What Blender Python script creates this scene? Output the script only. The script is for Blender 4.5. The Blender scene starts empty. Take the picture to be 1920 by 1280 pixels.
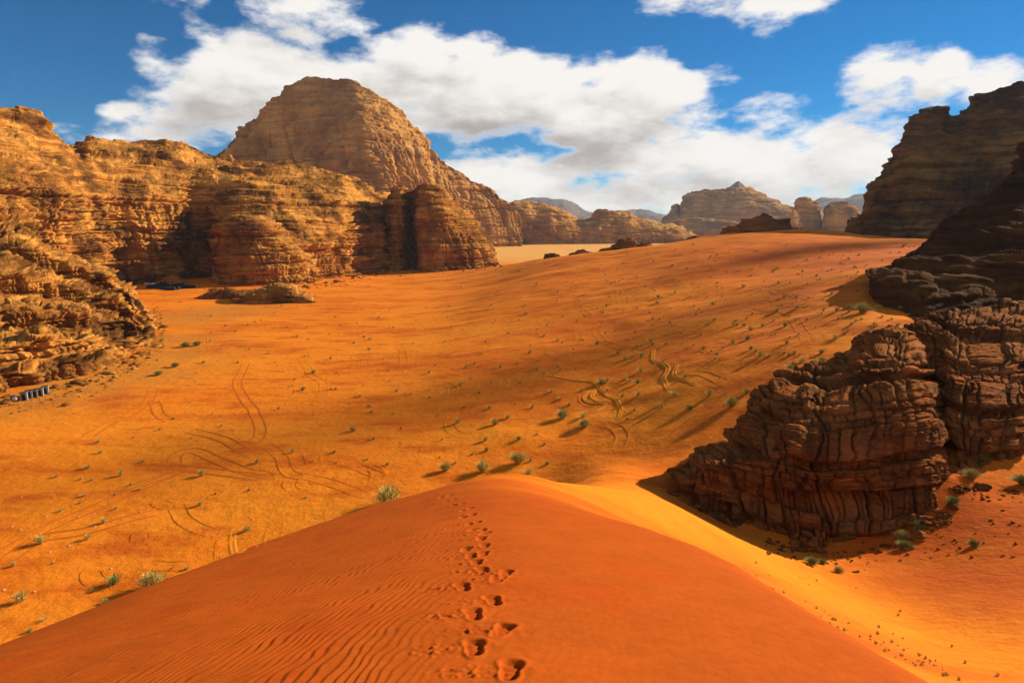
import bpy, math, random
import numpy as np
from mathutils import Vector

# ------------------------------------------------------------------ camera, light, sky
SC = bpy.context.scene
COL = SC.collection
F = 1120.0                       # focal length in photo pixels (1920 wide)
PITCH = math.atan(210 / F)       # horizon lies 210 px above the middle of the photo
CZ = 30.0                        # eye height above the valley floor

cam_d = bpy.data.cameras.new('camera')
cam_d.sensor_width = 36.0
cam_d.lens = 36.0 * F / 1920.0
cam_d.clip_start = 0.1
cam_d.clip_end = 30000
cam = bpy.data.objects.new('camera', cam_d)
COL.objects.link(cam)
cam.location = (0, 0, CZ)
cam.rotation_euler = (math.pi / 2 - PITCH, 0, 0)
SC.camera = cam

SUN_AZ = math.radians(57.5)        # to the right of the view direction
SUN_EL = math.radians(22)
sun_dir = Vector((math.sin(SUN_AZ) * math.cos(SUN_EL), math.cos(SUN_AZ) * math.cos(SUN_EL), math.sin(SUN_EL)))
sl = bpy.data.lights.new('sun', 'SUN')
sl.energy = 5.0
sl.angle = math.radians(0.53)
sl.color = (1.0, 0.86, 0.66)
sun = bpy.data.objects.new('sun', sl)
COL.objects.link(sun)
sun.rotation_euler = (-sun_dir).to_track_quat('-Z', 'Y').to_euler()

SC.view_settings.view_transform = 'Standard'
SC.view_settings.look = 'None'
SC.view_settings.exposure = 0.78
SC.view_settings.gamma = 1.0
SC.cycles.use_denoising = True
SC.cycles.max_bounces = 6
SC.cycles.diffuse_bounces = 2
SC.cycles.volume_bounces = 1
SC.cycles.sample_clamp_indirect = 6


class NT:
    """tiny helper for node trees"""
    def __init__(s, tree):
        s.t = tree
        s.n = tree.nodes
        s.l = tree.links

    def new(s, typ, **kw):
        n = s.n.new(typ)
        for k, v in kw.items():
            setattr(n, k, v)
        return n

    def put(s, sock, v):
        if hasattr(v, 'is_output'):
            s.l.new(v, sock)
        else:
            sock.default_value = v

    def math(s, op, a, b=0.0, c=None, clamp=False):
        n = s.new('ShaderNodeMath', operation=op, use_clamp=clamp)
        s.put(n.inputs[0], a)
        s.put(n.inputs[1], b)
        if c is not None:
            s.put(n.inputs[2], c)
        return n.outputs[0]

    def vmath(s, op, a, b=(0, 0, 0)):
        n = s.new('ShaderNodeVectorMath', operation=op)
        s.put(n.inputs[0], a)
        s.put(n.inputs[1], b)
        return n.outputs['Value'] if op in ('LENGTH', 'DOT_PRODUCT', 'DISTANCE') else n.outputs[0]

    def noise(s, vec, scale, detail=4.0, rough=0.55, dist=0.0, out='Fac'):
        n = s.new('ShaderNodeTexNoise')
        s.put(n.inputs['Vector'], vec)
        n.inputs['Scale'].default_value = scale
        n.inputs['Detail'].default_value = detail
        n.inputs['Roughness'].default_value = rough
        n.inputs['Distortion'].default_value = dist
        return n.outputs[out]

    def mapr(s, v, a, b, c=0.0, d=1.0, smooth=True):
        n = s.new('ShaderNodeMapRange')
        n.interpolation_type = 'SMOOTHSTEP' if smooth else 'LINEAR'
        s.put(n.inputs['Value'], v)
        for nm, x in zip(('From Min', 'From Max', 'To Min', 'To Max'), (a, b, c, d)):
            s.put(n.inputs[nm], x)
        return n.outputs['Result']

    def mix(s, fac, a, b, blend='MIX'):
        n = s.new('ShaderNodeMix', data_type='RGBA', blend_type=blend)
        s.put(n.inputs[0], fac)
        s.put(n.inputs[6], a if hasattr(a, 'is_output') else (*a, 1))
        s.put(n.inputs[7], b if hasattr(b, 'is_output') else (*b, 1))
        return n.outputs[2]

    def scale(s, vec, sc):
        return s.vmath('MULTIPLY', vec, sc)


def pix_azel(px, py):
    """photo pixel -> azimuth and elevation (degrees) of its line of sight"""
    dx, dy = (px - 960) / F, (640 - py) / F
    y = math.cos(PITCH) + dy * math.sin(PITCH)
    z = -math.sin(PITCH) + dy * math.cos(PITCH)
    return math.degrees(math.atan2(dx, y)), math.degrees(math.atan2(z, math.hypot(dx, y)))


def build_world():
    w = bpy.data.worlds.new('World')
    SC.world = w
    w.use_nodes = True
    # --- a group: direction -> cloud thickness
    g = bpy.data.node_groups.new('cloud_density', 'ShaderNodeTree')
    g.interface.new_socket('Dir', in_out='INPUT', socket_type='NodeSocketVector')
    g.interface.new_socket('Density', in_out='OUTPUT', socket_type='NodeSocketFloat')
    t = NT(g)
    gi = t.new('NodeGroupInput')
    go = t.new('NodeGroupOutput')
    d = gi.outputs[0]
    sep = t.new('ShaderNodeSeparateXYZ')
    t.l.new(d, sep.inputs[0])
    X, Y, Z = sep.outputs
    az = t.math('MULTIPLY', t.math('ARCTAN2', X, Y), 57.29578)
    el = t.math('MULTIPLY', t.math('ARCSINE', Z), 57.29578)
    # banks of cumulus, centre and radii in photo pixels turned into degrees of the sky
    blobs = [(460, 165, 175, 95, 1.0), (380, 215, 120, 60, .8), (570, 235, 150, 80, .9), (780, 150, 200, 80, 1.0), (920, 190, 240, 80, 1.05), (1120, 200, 230, 95, 1.1),
             (1250, 230, 130, 90, .9), (1000, 330, 300, 60, .8), (1300, 310, 330, 65, .85), (1150, 372, 520, 42, .95),
             (1450, 215, 120, 55, .7), (1580, 270, 170, 75, .85), (1625, 150, 100, 70, .62), (1760, 165, 65, 60, .56),
             (1880, 165, 120, 55, .66), (590, 30, 105, 65, .8), (1500, 25, 150, 55, .62), (1290, 8, 80, 34, .55),
             (290, 115, 70, 50, .72), (55, 150, 50, 30, .5), (240, 262, 190, 34, .6), (1560, 330, 240, 50, .85), (380, 250, 90, 50, .5),
             (215, 212, 42, 24, .5), (5, 190, 30, 14, .3)]
    comb = t.new('ShaderNodeCombineXYZ')
    t.l.new(az, comb.inputs[0])
    t.l.new(el, comb.inputs[1])
    ae = comb.outputs[0]
    acc = None
    for px, py, rx, ry, wgt in blobs:
        a0, e0 = pix_azel(px, py)
        a1, _ = pix_azel(px + rx, py)
        _, e1 = pix_azel(px, py - ry)
        ia, ie = 1 / max(a1 - a0, .5), 1 / max(e1 - e0, .5)
        ma = t.new('ShaderNodeVectorMath', operation='MULTIPLY_ADD')
        t.l.new(ae, ma.inputs[0])
        ma.inputs[1].default_value = (ia, ie, 0)
        ma.inputs[2].default_value = (-a0 * ia, -e0 * ie, 0)
        q = t.vmath('DOT_PRODUCT', ma.outputs[0], ma.outputs[0])
        b = t.math('MULTIPLY_ADD', q, -.5 * wgt, wgt)
        acc = t.math('MAXIMUM', b, 0.0) if acc is None else t.math('SMOOTH_MAX', acc, b, .25)
    # away from the banks the same broken cumulus goes on all round
    farw = t.mapr(t.math('ABSOLUTE', az), 46.0, 60.0)
    flat = t.scale(d, (1, 1, 2.2))
    n1 = t.noise(flat, 6.5, 7.0, .58, 0.0)
    wide = t.mapr(t.noise(flat, 2.6, 1.0, .5), .42, .68, 0.0, 1.0)
    mxn = t.new('ShaderNodeMix', data_type='FLOAT')
    t.put(mxn.inputs[0], farw)
    t.put(mxn.inputs[2], acc)
    t.put(mxn.inputs[3], wide)
    dens = t.math('MULTIPLY_ADD', t.math('SUBTRACT', n1, .5), 2.45, mxn.outputs[0])
    t.l.new(dens, go.inputs[0])

    t = NT(w.node_tree)
    for nd in list(t.n):
        t.n.remove(nd)
    out = t.new('ShaderNodeOutputWorld')
    bg = t.new('ShaderNodeBackground')
    bg.inputs['Strength'].default_value = 0.1
    sky = t.new('ShaderNodeTexSky', sky_type='NISHITA')
    sky.sun_disc = False
    sky.sun_elevation = SUN_EL
    sky.sun_rotation = SUN_AZ
    sky.air_density = 1.0
    sky.dust_density = 0.0
    sky.ozone_density = 4.0
    sky.altitude = 1500
    tc = t.new('ShaderNodeTexCoord')
    dirv = t.vmath('NORMALIZE', tc.outputs['Generated'])
    hs = t.new('ShaderNodeHueSaturation')
    hs.inputs['Saturation'].default_value = 2.0
    hs.inputs['Value'].default_value = 0.53
    t.l.new(sky.outputs[0], hs.inputs['Color'])

    def dens_at(vec):
        gn = t.new('ShaderNodeGroup')
        gn.node_tree = g
        t.put(gn.inputs[0], vec)
        return gn.outputs[0]
    d0 = dens_at(dirv)
    up = t.vmath('NORMALIZE', t.vmath('ADD', dirv, (0.030, 0.012, 0.050)))
    d1 = dens_at(up)
    alpha = t.mapr(d0, .33, .70)
    light = t.math('SUBTRACT', t.math('MULTIPLY', d0, .30), t.math('MULTIPLY', t.math('SUBTRACT', d1, .62), .62))
    lit = t.mapr(light, -.26, .42)
    ccol = t.mix(lit, (2.55, 2.28, 2.1), (5.75, 5.5, 5.2))
    thin = t.mapr(d0, .42, .75, 0.0, 1.0)
    ccol = t.mix(thin, (5.2, 5.3, 5.5), ccol)
    col = t.mix(t.math('MULTIPLY', alpha, .97), hs.outputs[0], ccol)
    t.l.new(col, bg.inputs['Color'])
    t.l.new(bg.outputs[0], out.inputs['Surface'])


build_world()

# ------------------------------------------------------------------ numpy helpers
RNG = np.random.RandomState(7)
PERM = RNG.permutation(4096).astype(np.int32)
GRAD = RNG.normal(size=(4096, 3)).astype(np.float32)
GRAD /= np.linalg.norm(GRAD, axis=1, keepdims=True)
RV = RNG.rand(4096).astype(np.float32)


def hash3(i, j, k):
    return PERM[(PERM[(PERM[i & 4095] + j) & 4095] + k) & 4095]


def pn(x, y, z):
    """gradient noise, about -0.7..0.7"""
    x = np.asarray(x, np.float32); y = np.asarray(y, np.float32); z = np.asarray(z, np.float32)
    xi, yi, zi = np.floor(x), np.floor(y), np.floor(z)
    fx, fy, fz = x - xi, y - yi, z - zi
    xi, yi, zi = xi.astype(np.int32), yi.astype(np.int32), zi.astype(np.int32)
    u = fx * fx * fx * (fx * (fx * 6 - 15) + 10)
    v = fy * fy * fy * (fy * (fy * 6 - 15) + 10)
    w = fz * fz * fz * (fz * (fz * 6 - 15) + 10)
    res = 0
    for a in (0, 1):
        wa = u if a else 1 - u
        for b in (0, 1):
            wb = v if b else 1 - v
            for c in (0, 1):
                wc = w if c else 1 - w
                g = GRAD[hash3(xi + a, yi + b, zi + c)]
                res = res + wa * wb * wc * (g[..., 0] * (fx - a) + g[..., 1] * (fy - b) + g[..., 2] * (fz - c))
    return res


def fbm(x, y, z, o=4, rough=.5):
    s = 0; a = 1.0; tot = 0; f = 1.0
    for k in range(o):
        s = s + a * pn(x * f + 17.3 * k, y * f - 9.1 * k, z * f + 4.7 * k)
        tot += a; a *= rough; f *= 2.03
    return s / tot * 1.6


def sstep(x, a, b):
    t = np.clip((x - a) / (b - a), 0, 1)
    return t * t * (3 - 2 * t)


def softplus(x, k):
    return k * np.logaddexp(0, x / k)


def make_mesh(name, V, Q, mat, smooth=True, normals=None, attrs=None, link=True, parent=None):
    """V (n,3), Q (m,3 or 4) -> one mesh object"""
    me = bpy.data.meshes.new(name)
    V = np.ascontiguousarray(V, np.float32)
    Q = np.ascontiguousarray(Q, np.int32)
    k = Q.shape[1]
    me.vertices.add(len(V))
    me.vertices.foreach_set('co', V.ravel())
    me.loops.add(Q.size)
    me.loops.foreach_set('vertex_index', Q.ravel())
    me.polygons.add(len(Q))
    me.polygons.foreach_set('loop_start', np.arange(0, Q.size, k, dtype=np.int32))
    me.update(calc_edges=True)
    if smooth:
        me.shade_smooth()
    else:
        me.shade_flat()
    for an, av in (attrs or {}).items():
        at = me.attributes.new(an, 'FLOAT', 'POINT')
        at.data.foreach_set('value', np.ascontiguousarray(av, np.float32).ravel())
    if normals is not None:
        me.normals_split_custom_set_from_vertices(normals.tolist())
    me.materials.append(mat)
    if not link:
        return me
    o = bpy.data.objects.new(name, me)
    COL.objects.link(o)
    if parent is not None:
        o.parent = parent
    return o


def grid_quads(nr, nc, wrap=False):
    i = np.arange(nr - 1)[:, None]
    j = np.arange(nc if wrap else nc - 1)[None, :]
    j2 = (j + 1) % nc
    a = i * nc + j
    b = i * nc + j2
    c = (i + 1) * nc + j2
    d = (i + 1) * nc + j
    return np.stack([a, b, c, d], -1).reshape(-1, 4)


def grid_normals(P):
    """P (nr,nc,3)"""
    du = np.gradient(P, axis=1)
    dv = np.gradient(P, axis=0)
    n = np.cross(du, dv)
    return n / (np.linalg.norm(n, axis=-1, keepdims=True) + 1e-9)


def tag(o, label=None, cat=None, group=None, kind=None):
    if label: o['label'] = label
    if cat: o['category'] = cat
    if group: o['group'] = group
    if kind: o['kind'] = kind
    return o


def empty(name, loc=(0, 0, 0), rz=0.0):
    o = bpy.data.objects.new(name, None)
    COL.objects.link(o)
    o.location = loc
    o.rotation_euler = (0, 0, rz)
    return o


SP, CP = math.sin(PITCH), math.cos(PITCH)


def W(px, py, Y):
    """the place at forward distance Y that the photo shows at (px, py)"""
    dx, dy = (px - 960) / F, (640 - py) / F
    y = CP + dy * SP
    return (dx / y * Y, Y, CZ + (-SP + dy * CP) / y * Y)


# ------------------------------------------------------------------ the ground as a height function
CTRL = []


def cp(px, py, Y):
    CTRL.append(W(px, py, Y))


for a in [(1300, 800, 70), (1300, 700, 90), (1300, 620, 118), (1300, 560, 157), (1300, 500, 221), (1300, 448, 330),
          (1000, 850, 73), (1000, 700, 109), (1000, 620, 151), (1000, 560, 208), (1000, 520, 272), (1000, 487, 370),
          (1150, 780, 82), (1150, 640, 128), (1150, 560, 182), (1150, 500, 270), (1180, 466, 365), (1090, 476, 370),
          (1600, 640, 86), (1600, 560, 115), (1600, 500, 170), (1600, 440, 330), (1600, 465, 250),
          (1450, 720, 77), (1450, 600, 112), (1450, 520, 175), (1450, 470, 250), (1450, 433, 345), (1380, 437, 345),
          (1550, 431, 350), (1700, 447, 300), (1800, 450, 300), (1720, 470, 210), (1700, 520, 135),
          (1240, 915, 51), (1200, 860, 65), (1290, 948, 47.6), (1400, 997, 43), (1550, 1030, 40), (1690, 1006, 40.4), (1770, 965, 41.4),
          (1900, 1150, 25), (1900, 950, 40), (1790, 890, 45), (1550, 1060, 36.5), (1400, 1022, 36),
          (960, 903, 28.5), (1000, 904, 29.5), (1080, 909, 32), (1180, 922, 36), (1100, 940, 27.5), (1200, 962, 29), (1300, 992, 31), (1150, 990, 23.5),
          (1300, 1062, 25.5), (1450, 1112, 26.5), (1600, 1185, 22.5), (1700, 1232, 20), (1120, 880, 58), (1240, 935, 40),
          (1500, 1085, 32), (1700, 1190, 25), (1900, 1250, 18.5), (1850, 915, 44)]:
    cp(*a)
for x, y, z in [(-60, 40, 0), (-40, 32, .3), (-20, 45, .3), (-90, 60, 0), (-60, 80, 0), (-30, 70, 0), (-40, 110, 0), (-100, 110, .5), (-30, 150, 0), (-120, 200, 0),
                (-60, 250, 0), (-40, 380, 0.3), (-130, 380, 0), (-20, 100, .6), (-20, 210, 1.2), (-8, 300, 3.5),
                (-10, 62, .8), (5, 62, 1.6), (-30, 480, 0), (-150, 600, 0), (0, 620, -1), (100, 620, -1), (220, 640, -1), (350, 600, 3), (200, 480, 10),
                (60, 480, 3), (-250, 300, 0), (-300, 150, 0), (-150, 50, 0), (80, 90, 14), (110, 130, 17), (100, 60, 14), (60, 30, 15), (200, 200, 24), (250, 300, 26)]:
    CTRL.append((x, y, z))
CT = np.array(CTRL, np.float64)


def lp(x, y):
    return np.stack([np.arctan2(x, y) * 1.6, .5 * np.log(x * x + y * y + 1)], -1)


_C = lp(CT[:, 0], CT[:, 1])


def _ker(r2):
    return .5 * r2 * np.log(r2 + 1e-9)


_n = len(_C)
_A = np.zeros((_n + 3, _n + 3))
_A[:_n, :_n] = _ker(((_C[:, None] - _C[None]) ** 2).sum(-1)) + np.eye(_n) * 2e-3
_A[:_n, _n] = 1; _A[_n, :_n] = 1
_A[:_n, _n + 1:] = _C; _A[_n + 1:, :_n] = _C.T
_w = np.linalg.solve(_A, np.concatenate([CT[:, 2], np.zeros(3)]))


def valley(x, y):
    shp = np.shape(x)
    x = np.ravel(np.asarray(x, np.float64)); y = np.ravel(np.asarray(y, np.float64))
    az = np.clip(np.arctan2(x, y), -1.15, 1.05)
    r = np.clip(np.hypot(x, y), 16, 640)
    q = np.stack([az * 1.6, .5 * np.log(r * r + 1)], -1)
    h = np.empty(len(q))
    for s in range(0, len(q), 60000):
        b = q[s:s + 60000]
        h[s:s + 60000] = _ker(((b[:, None, 0] - _C[None, :, 0]) ** 2 + (b[:, None, 1] - _C[None, :, 1]) ** 2)) @ _w[:_n] + _w[_n] + b @ _w[_n + 1:]
    rr = np.hypot(x, y)
    h = np.where(rr > 480, h + (-.5 - h) * sstep(rr, 480, 660), h)
    return h.reshape(shp)


def crest_x(y):
    return -.15 - .02 * y + .0006 * y * y


def dune(x, y):
    yc = np.maximum(y, -30)
    c = CZ - (1.62 + .36 * softplus(yc - .3, .5) + .0004 * np.maximum(yc, 0) ** 2)
    c = c - .55 * softplus(yc - 27.5, 1.6)
    u = x - crest_x(np.clip(yc, 0, 32))
    eL = np.interp(yc, [0, 4, 8, 14, 20, 26, 30], [8.5, 8.3, 7.6, 6.6, 4.6, 2.2, 1.0])
    sL = np.interp(yc, [0, 8, 14, 20, 28], [.24, .24, .22, .2, .25])
    kL = np.interp(yc, [0, 20, 30], [.35, .35, .9])
    L = sL * softplus(-u - .6, .5) + (.72 - sL) * softplus(-u - eL, kL)
    eR = np.interp(yc, [0, 5, 9, 11.5, 14, 18, 24], [3.5, 3.6, 3.9, 3.6, 2.4, 1.2, .5])
    sR = np.interp(yc, [0, 6, 12, 18, 26], [.13, .14, .15, .15, .2])
    kR = np.interp(yc, [0, 10, 14, 20, 30], [.22, .25, .6, 1.6, 2.6])
    tR = np.interp(yc, [0, 12, 17, 24, 34], [.95, .92, .62, .50, .44])
    R = sR * softplus(u - .5, .6) + np.maximum(tR - sR, 0) * softplus(u - eR, kR)
    return c - L - R


def ground0(x, y):
    v = valley(x, y)
    d = dune(x, y)
    k = 1.1
    m = np.maximum(v, d) + k * np.log1p(np.exp(-np.abs(v - d) / k)) - 0
    return m, v, d


def undulate(x, y, dm):
    """low hummocks of the open sand, dm = how much it is dune"""
    r = np.hypot(x, y)
    fade = sstep(r, 38, 70) * (1 - .9 * sstep(r, 600, 1200))
    w = fbm(x / 42, y / 26, x * 0 + 3.3, 3) * 1.0
    w2 = fbm(x / 9, y / 7, x * 0 + 8.3, 3) * .22
    right = .6 + .9 * sstep(np.arctan2(x, y), -.25, .25)
    return (w * right + w2 * right) * fade * (1 - dm)


def ground(x, y):
    m, v, d = ground0(x, y)
    dm = sstep(d - v, -1.0, 1.2)
    return m + undulate(x, y, dm)


def hit(px, py, rmin=1.5, rmax=3000):
    """where the line of sight of a photo pixel meets the ground"""
    dx, dy = (px - 960) / F, (640 - py) / F
    d = np.array([dx, CP + dy * SP, -SP + dy * CP])
    t = np.exp(np.linspace(math.log(rmin), math.log(rmax), 420))
    p = t[:, None] * d
    f = p[:, 2] + CZ - ground(p[:, 0], p[:, 1])
    k = np.argmax(f < 0)
    if f[k] >= 0:
        return None
    a, b = t[max(k - 1, 0)], t[k]
    tt = np.linspace(a, b, 24)
    p = tt[:, None] * d
    f = p[:, 2] + CZ - ground(p[:, 0], p[:, 1])
    k = np.argmax(f < 0)
    return p[k, 0], p[k, 1], p[k, 2] + CZ

# ------------------------------------------------------------------ materials


def new_mat(name, rough=.9, spec=.15):
    m = bpy.data.materials.new(name)
    m.use_nodes = True
    t = NT(m.node_tree)
    b = t.n['Principled BSDF']
    b.inputs['Roughness'].default_value = rough
    b.inputs['Specular IOR Level'].default_value = spec
    return m, t, b


def bump(t, b, h, strength, dist):
    n = t.new('ShaderNodeBump')
    n.inputs['Strength'].default_value = strength
    n.inputs['Distance'].default_value = dist
    t.l.new(h, n.inputs['Height'])
    t.l.new(n.outputs[0], b.inputs['Normal'])
    return n


def sand_material():
    m, t, b = new_mat('orange_sand', 1.0, .03)
    pos = t.new('ShaderNodeNewGeometry').outputs['Position']
    da = t.new('ShaderNodeAttribute', attribute_name='dune').outputs['Fac']
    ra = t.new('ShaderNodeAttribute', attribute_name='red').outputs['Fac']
    st = t.scale(pos, (.6, 1.5, 1.0))
    n_big = t.noise(st, .035, 4, .6)
    n_mid = t.noise(st, .16, 5, .65)
    n_sml = t.noise(pos, 1.3, 4, .7)
    n_fin = t.noise(pos, 9.0, 3, .7)
    yel = t.mix(t.mapr(n_big, .35, .65), SAND_A, SAND_B)
    redf = t.mapr(t.math('ADD', t.math('MULTIPLY', n_mid, .8), t.math('MULTIPLY', n_big, .35)), .54, .74)
    yel = t.mix(t.math('MULTIPLY', redf, .9), yel, SAND_R)
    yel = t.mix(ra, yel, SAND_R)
    yel = t.mix(t.new('ShaderNodeAttribute', attribute_name='gold').outputs['Fac'], yel, (.77, .222, .012))
    gv = t.new('ShaderNodeAttribute', attribute_name='gravel').outputs['Fac']
    yel = t.mix(t.math('MULTIPLY', gv, t.mapr(n_sml, .35, .6, .35, 1.0)), yel, (.50, .19, .026))
    # scattered grit and old trampled crust
    grit = t.mapr(n_sml, .62, .74)
    yel = t.mix(t.math('MULTIPLY', grit, .35), yel, (.30, .13, .035))
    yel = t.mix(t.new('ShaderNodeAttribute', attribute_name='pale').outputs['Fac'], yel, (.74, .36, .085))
    dcol = t.mix(t.mapr(t.noise(pos, .5, 4, .6), .5, .72), SAND_D, (.43, .070, .006))
    dcol = t.mix(t.new('ShaderNodeAttribute', attribute_name='churn').outputs['Fac'], dcol, (.26, .035, .004))
    c = t.mix(da, yel, dcol)
    var = t.mapr(t.math('ADD', t.math('MULTIPLY', n_fin, .5), t.math('MULTIPLY', n_sml, .5)), .3, .7, .86, 1.12)
    hs = t.new('ShaderNodeHueSaturation')
    t.l.new(c, hs.inputs['Color'])
    t.l.new(var, hs.inputs['Value'])
    t.l.new(hs.outputs[0], b.inputs['Base Color'])
    h = t.noise(pos, .6, 6, .68)
    h = t.math('MULTIPLY', h, t.math('SUBTRACT', 1.0, t.math('MULTIPLY', da, .97)))
    h = t.math('ADD', h, t.math('MULTIPLY', t.noise(pos, 22, 4, .75), .016))
    bump(t, b, h, .8, .30)
    return m


SAND_A = (.77, .232, .014)
SAND_B = (.71, .180, .010)
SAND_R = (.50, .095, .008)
SAND_D = (.42, .080, .007)
M_SAND = sand_material()


def rock_material(name, light, mid, dark, S, dark_amt=.5, streak=.3, sand=None, bstr=.7, rnd=0.0):
    """bedded sandstone: S is the thickness of a bed in metres"""
    m, t, b = new_mat(name, 1.0, .02)
    geo = t.new('ShaderNodeNewGeometry')
    pos = geo.outputs['Position']
    warp = t.noise(pos, .18 / S, 2, .5, 0, 'Color')
    wp = t.vmath('ADD', pos, t.scale(t.vmath('SUBTRACT', warp, (.5, .5, .5)), (2.5 * S,) * 3))
    bed = t.noise(t.scale(wp, (.05, .05, 1.0)), 1.0 / S, 4, .7)
    patch = t.noise(wp, .11 / S, 4, .62)
    strk = t.noise(t.scale(pos, (1, 1, .07)), .8 / S, 5, .65)
    fine = t.noise(pos, 2.6 / S, 6, .72)
    c = t.mix(t.mapr(bed, .36, .62), mid, light)
    c = t.mix(t.math('MULTIPLY', t.mapr(t.math('ADD', t.math('MULTIPLY', patch, .75), t.math('MULTIPLY', fine, .3)), .44, .64), dark_amt), c, dark)
    c = t.mix(t.math('MULTIPLY', t.mapr(strk, .54, .7), streak), c, dark)
    c = t.mix(t.math('MULTIPLY', t.mapr(strk, .42, .3), streak * .8), c, light)
    hs = t.new('ShaderNodeHueSaturation')
    t.l.new(c, hs.inputs['Color'])
    val = t.mapr(fine, .28, .72, .68, 1.28)
    if rnd:
        val = t.math('MULTIPLY', val, t.mapr(t.new('ShaderNodeObjectInfo').outputs['Random'], 0, 1, 1 - rnd * .6, 1 + rnd * .7, False))
    t.put(hs.inputs['Value'], val)
    c = hs.outputs[0]
    if sand:
        sep = t.new('ShaderNodeSeparateXYZ')
        t.l.new(geo.outputs['True Normal'], sep.inputs[0])
        f = t.math('MULTIPLY', t.mapr(t.math('ADD', sep.outputs[2], t.math('MULTIPLY', t.math('SUBTRACT', fine, .5), .7)), .86, .99), .8)
        c = t.mix(f, c, sand)
    t.l.new(c, b.inputs['Base Color'])
    h = t.math('ADD', t.math('MULTIPLY', fine, .6), t.math('MULTIPLY', t.noise(t.scale(wp, (.12, .12, 1.0)), 3.2 / S, 3, .7), .6))
    bump(t, b, h, bstr, .45 * S)
    return m


def plain(name, col, rough=.8, spec=.3, var=.15, scale=6.0, metal=0.0):
    m, t, b = new_mat(name, rough, spec)
    oi = t.new('ShaderNodeTexCoord').outputs['Object']
    n = t.noise(oi, scale, 5, .6)
    hs = t.new('ShaderNodeHueSaturation')
    hs.inputs['Color'].default_value = (*col, 1)
    t.put(hs.inputs['Value'], t.mapr(n, .3, .7, 1 - var, 1 + var))
    t.l.new(hs.outputs[0], b.inputs['Base Color'])
    b.inputs['Metallic'].default_value = metal
    bump(t, b, n, .3, .02)
    return m


# ------------------------------------------------------------------ ground mesh: one sheet of sand, split where the dune begins
PRINTS = [(957, 1258, 1), (890, 1214, 0), (942, 1180, 1), (888, 1151, 0), (925, 1125, 1), (868, 1101, 0), (932, 1086, 1), (948, 1074, 1),
          (905, 1068, 0), (893, 1053, 0), (884, 1041, 0), (905, 1037, 1), (873, 1029, 0), (908, 1022, 1), (902, 1009, 0), (908, 999, 1),
          (884, 993, 0), (904, 993, 1), (880, 981, 0), (895, 977, 1), (868, 970, 0), (886, 964, 1), (868, 957, 0), (880, 953, 1),
          (850, 946, 0), (866, 943, 1), (836, 939, 0), (850, 935, 1), (826, 932, 0), (842, 928, 1), (834, 922, 0), (842, 916, 1)]


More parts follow.
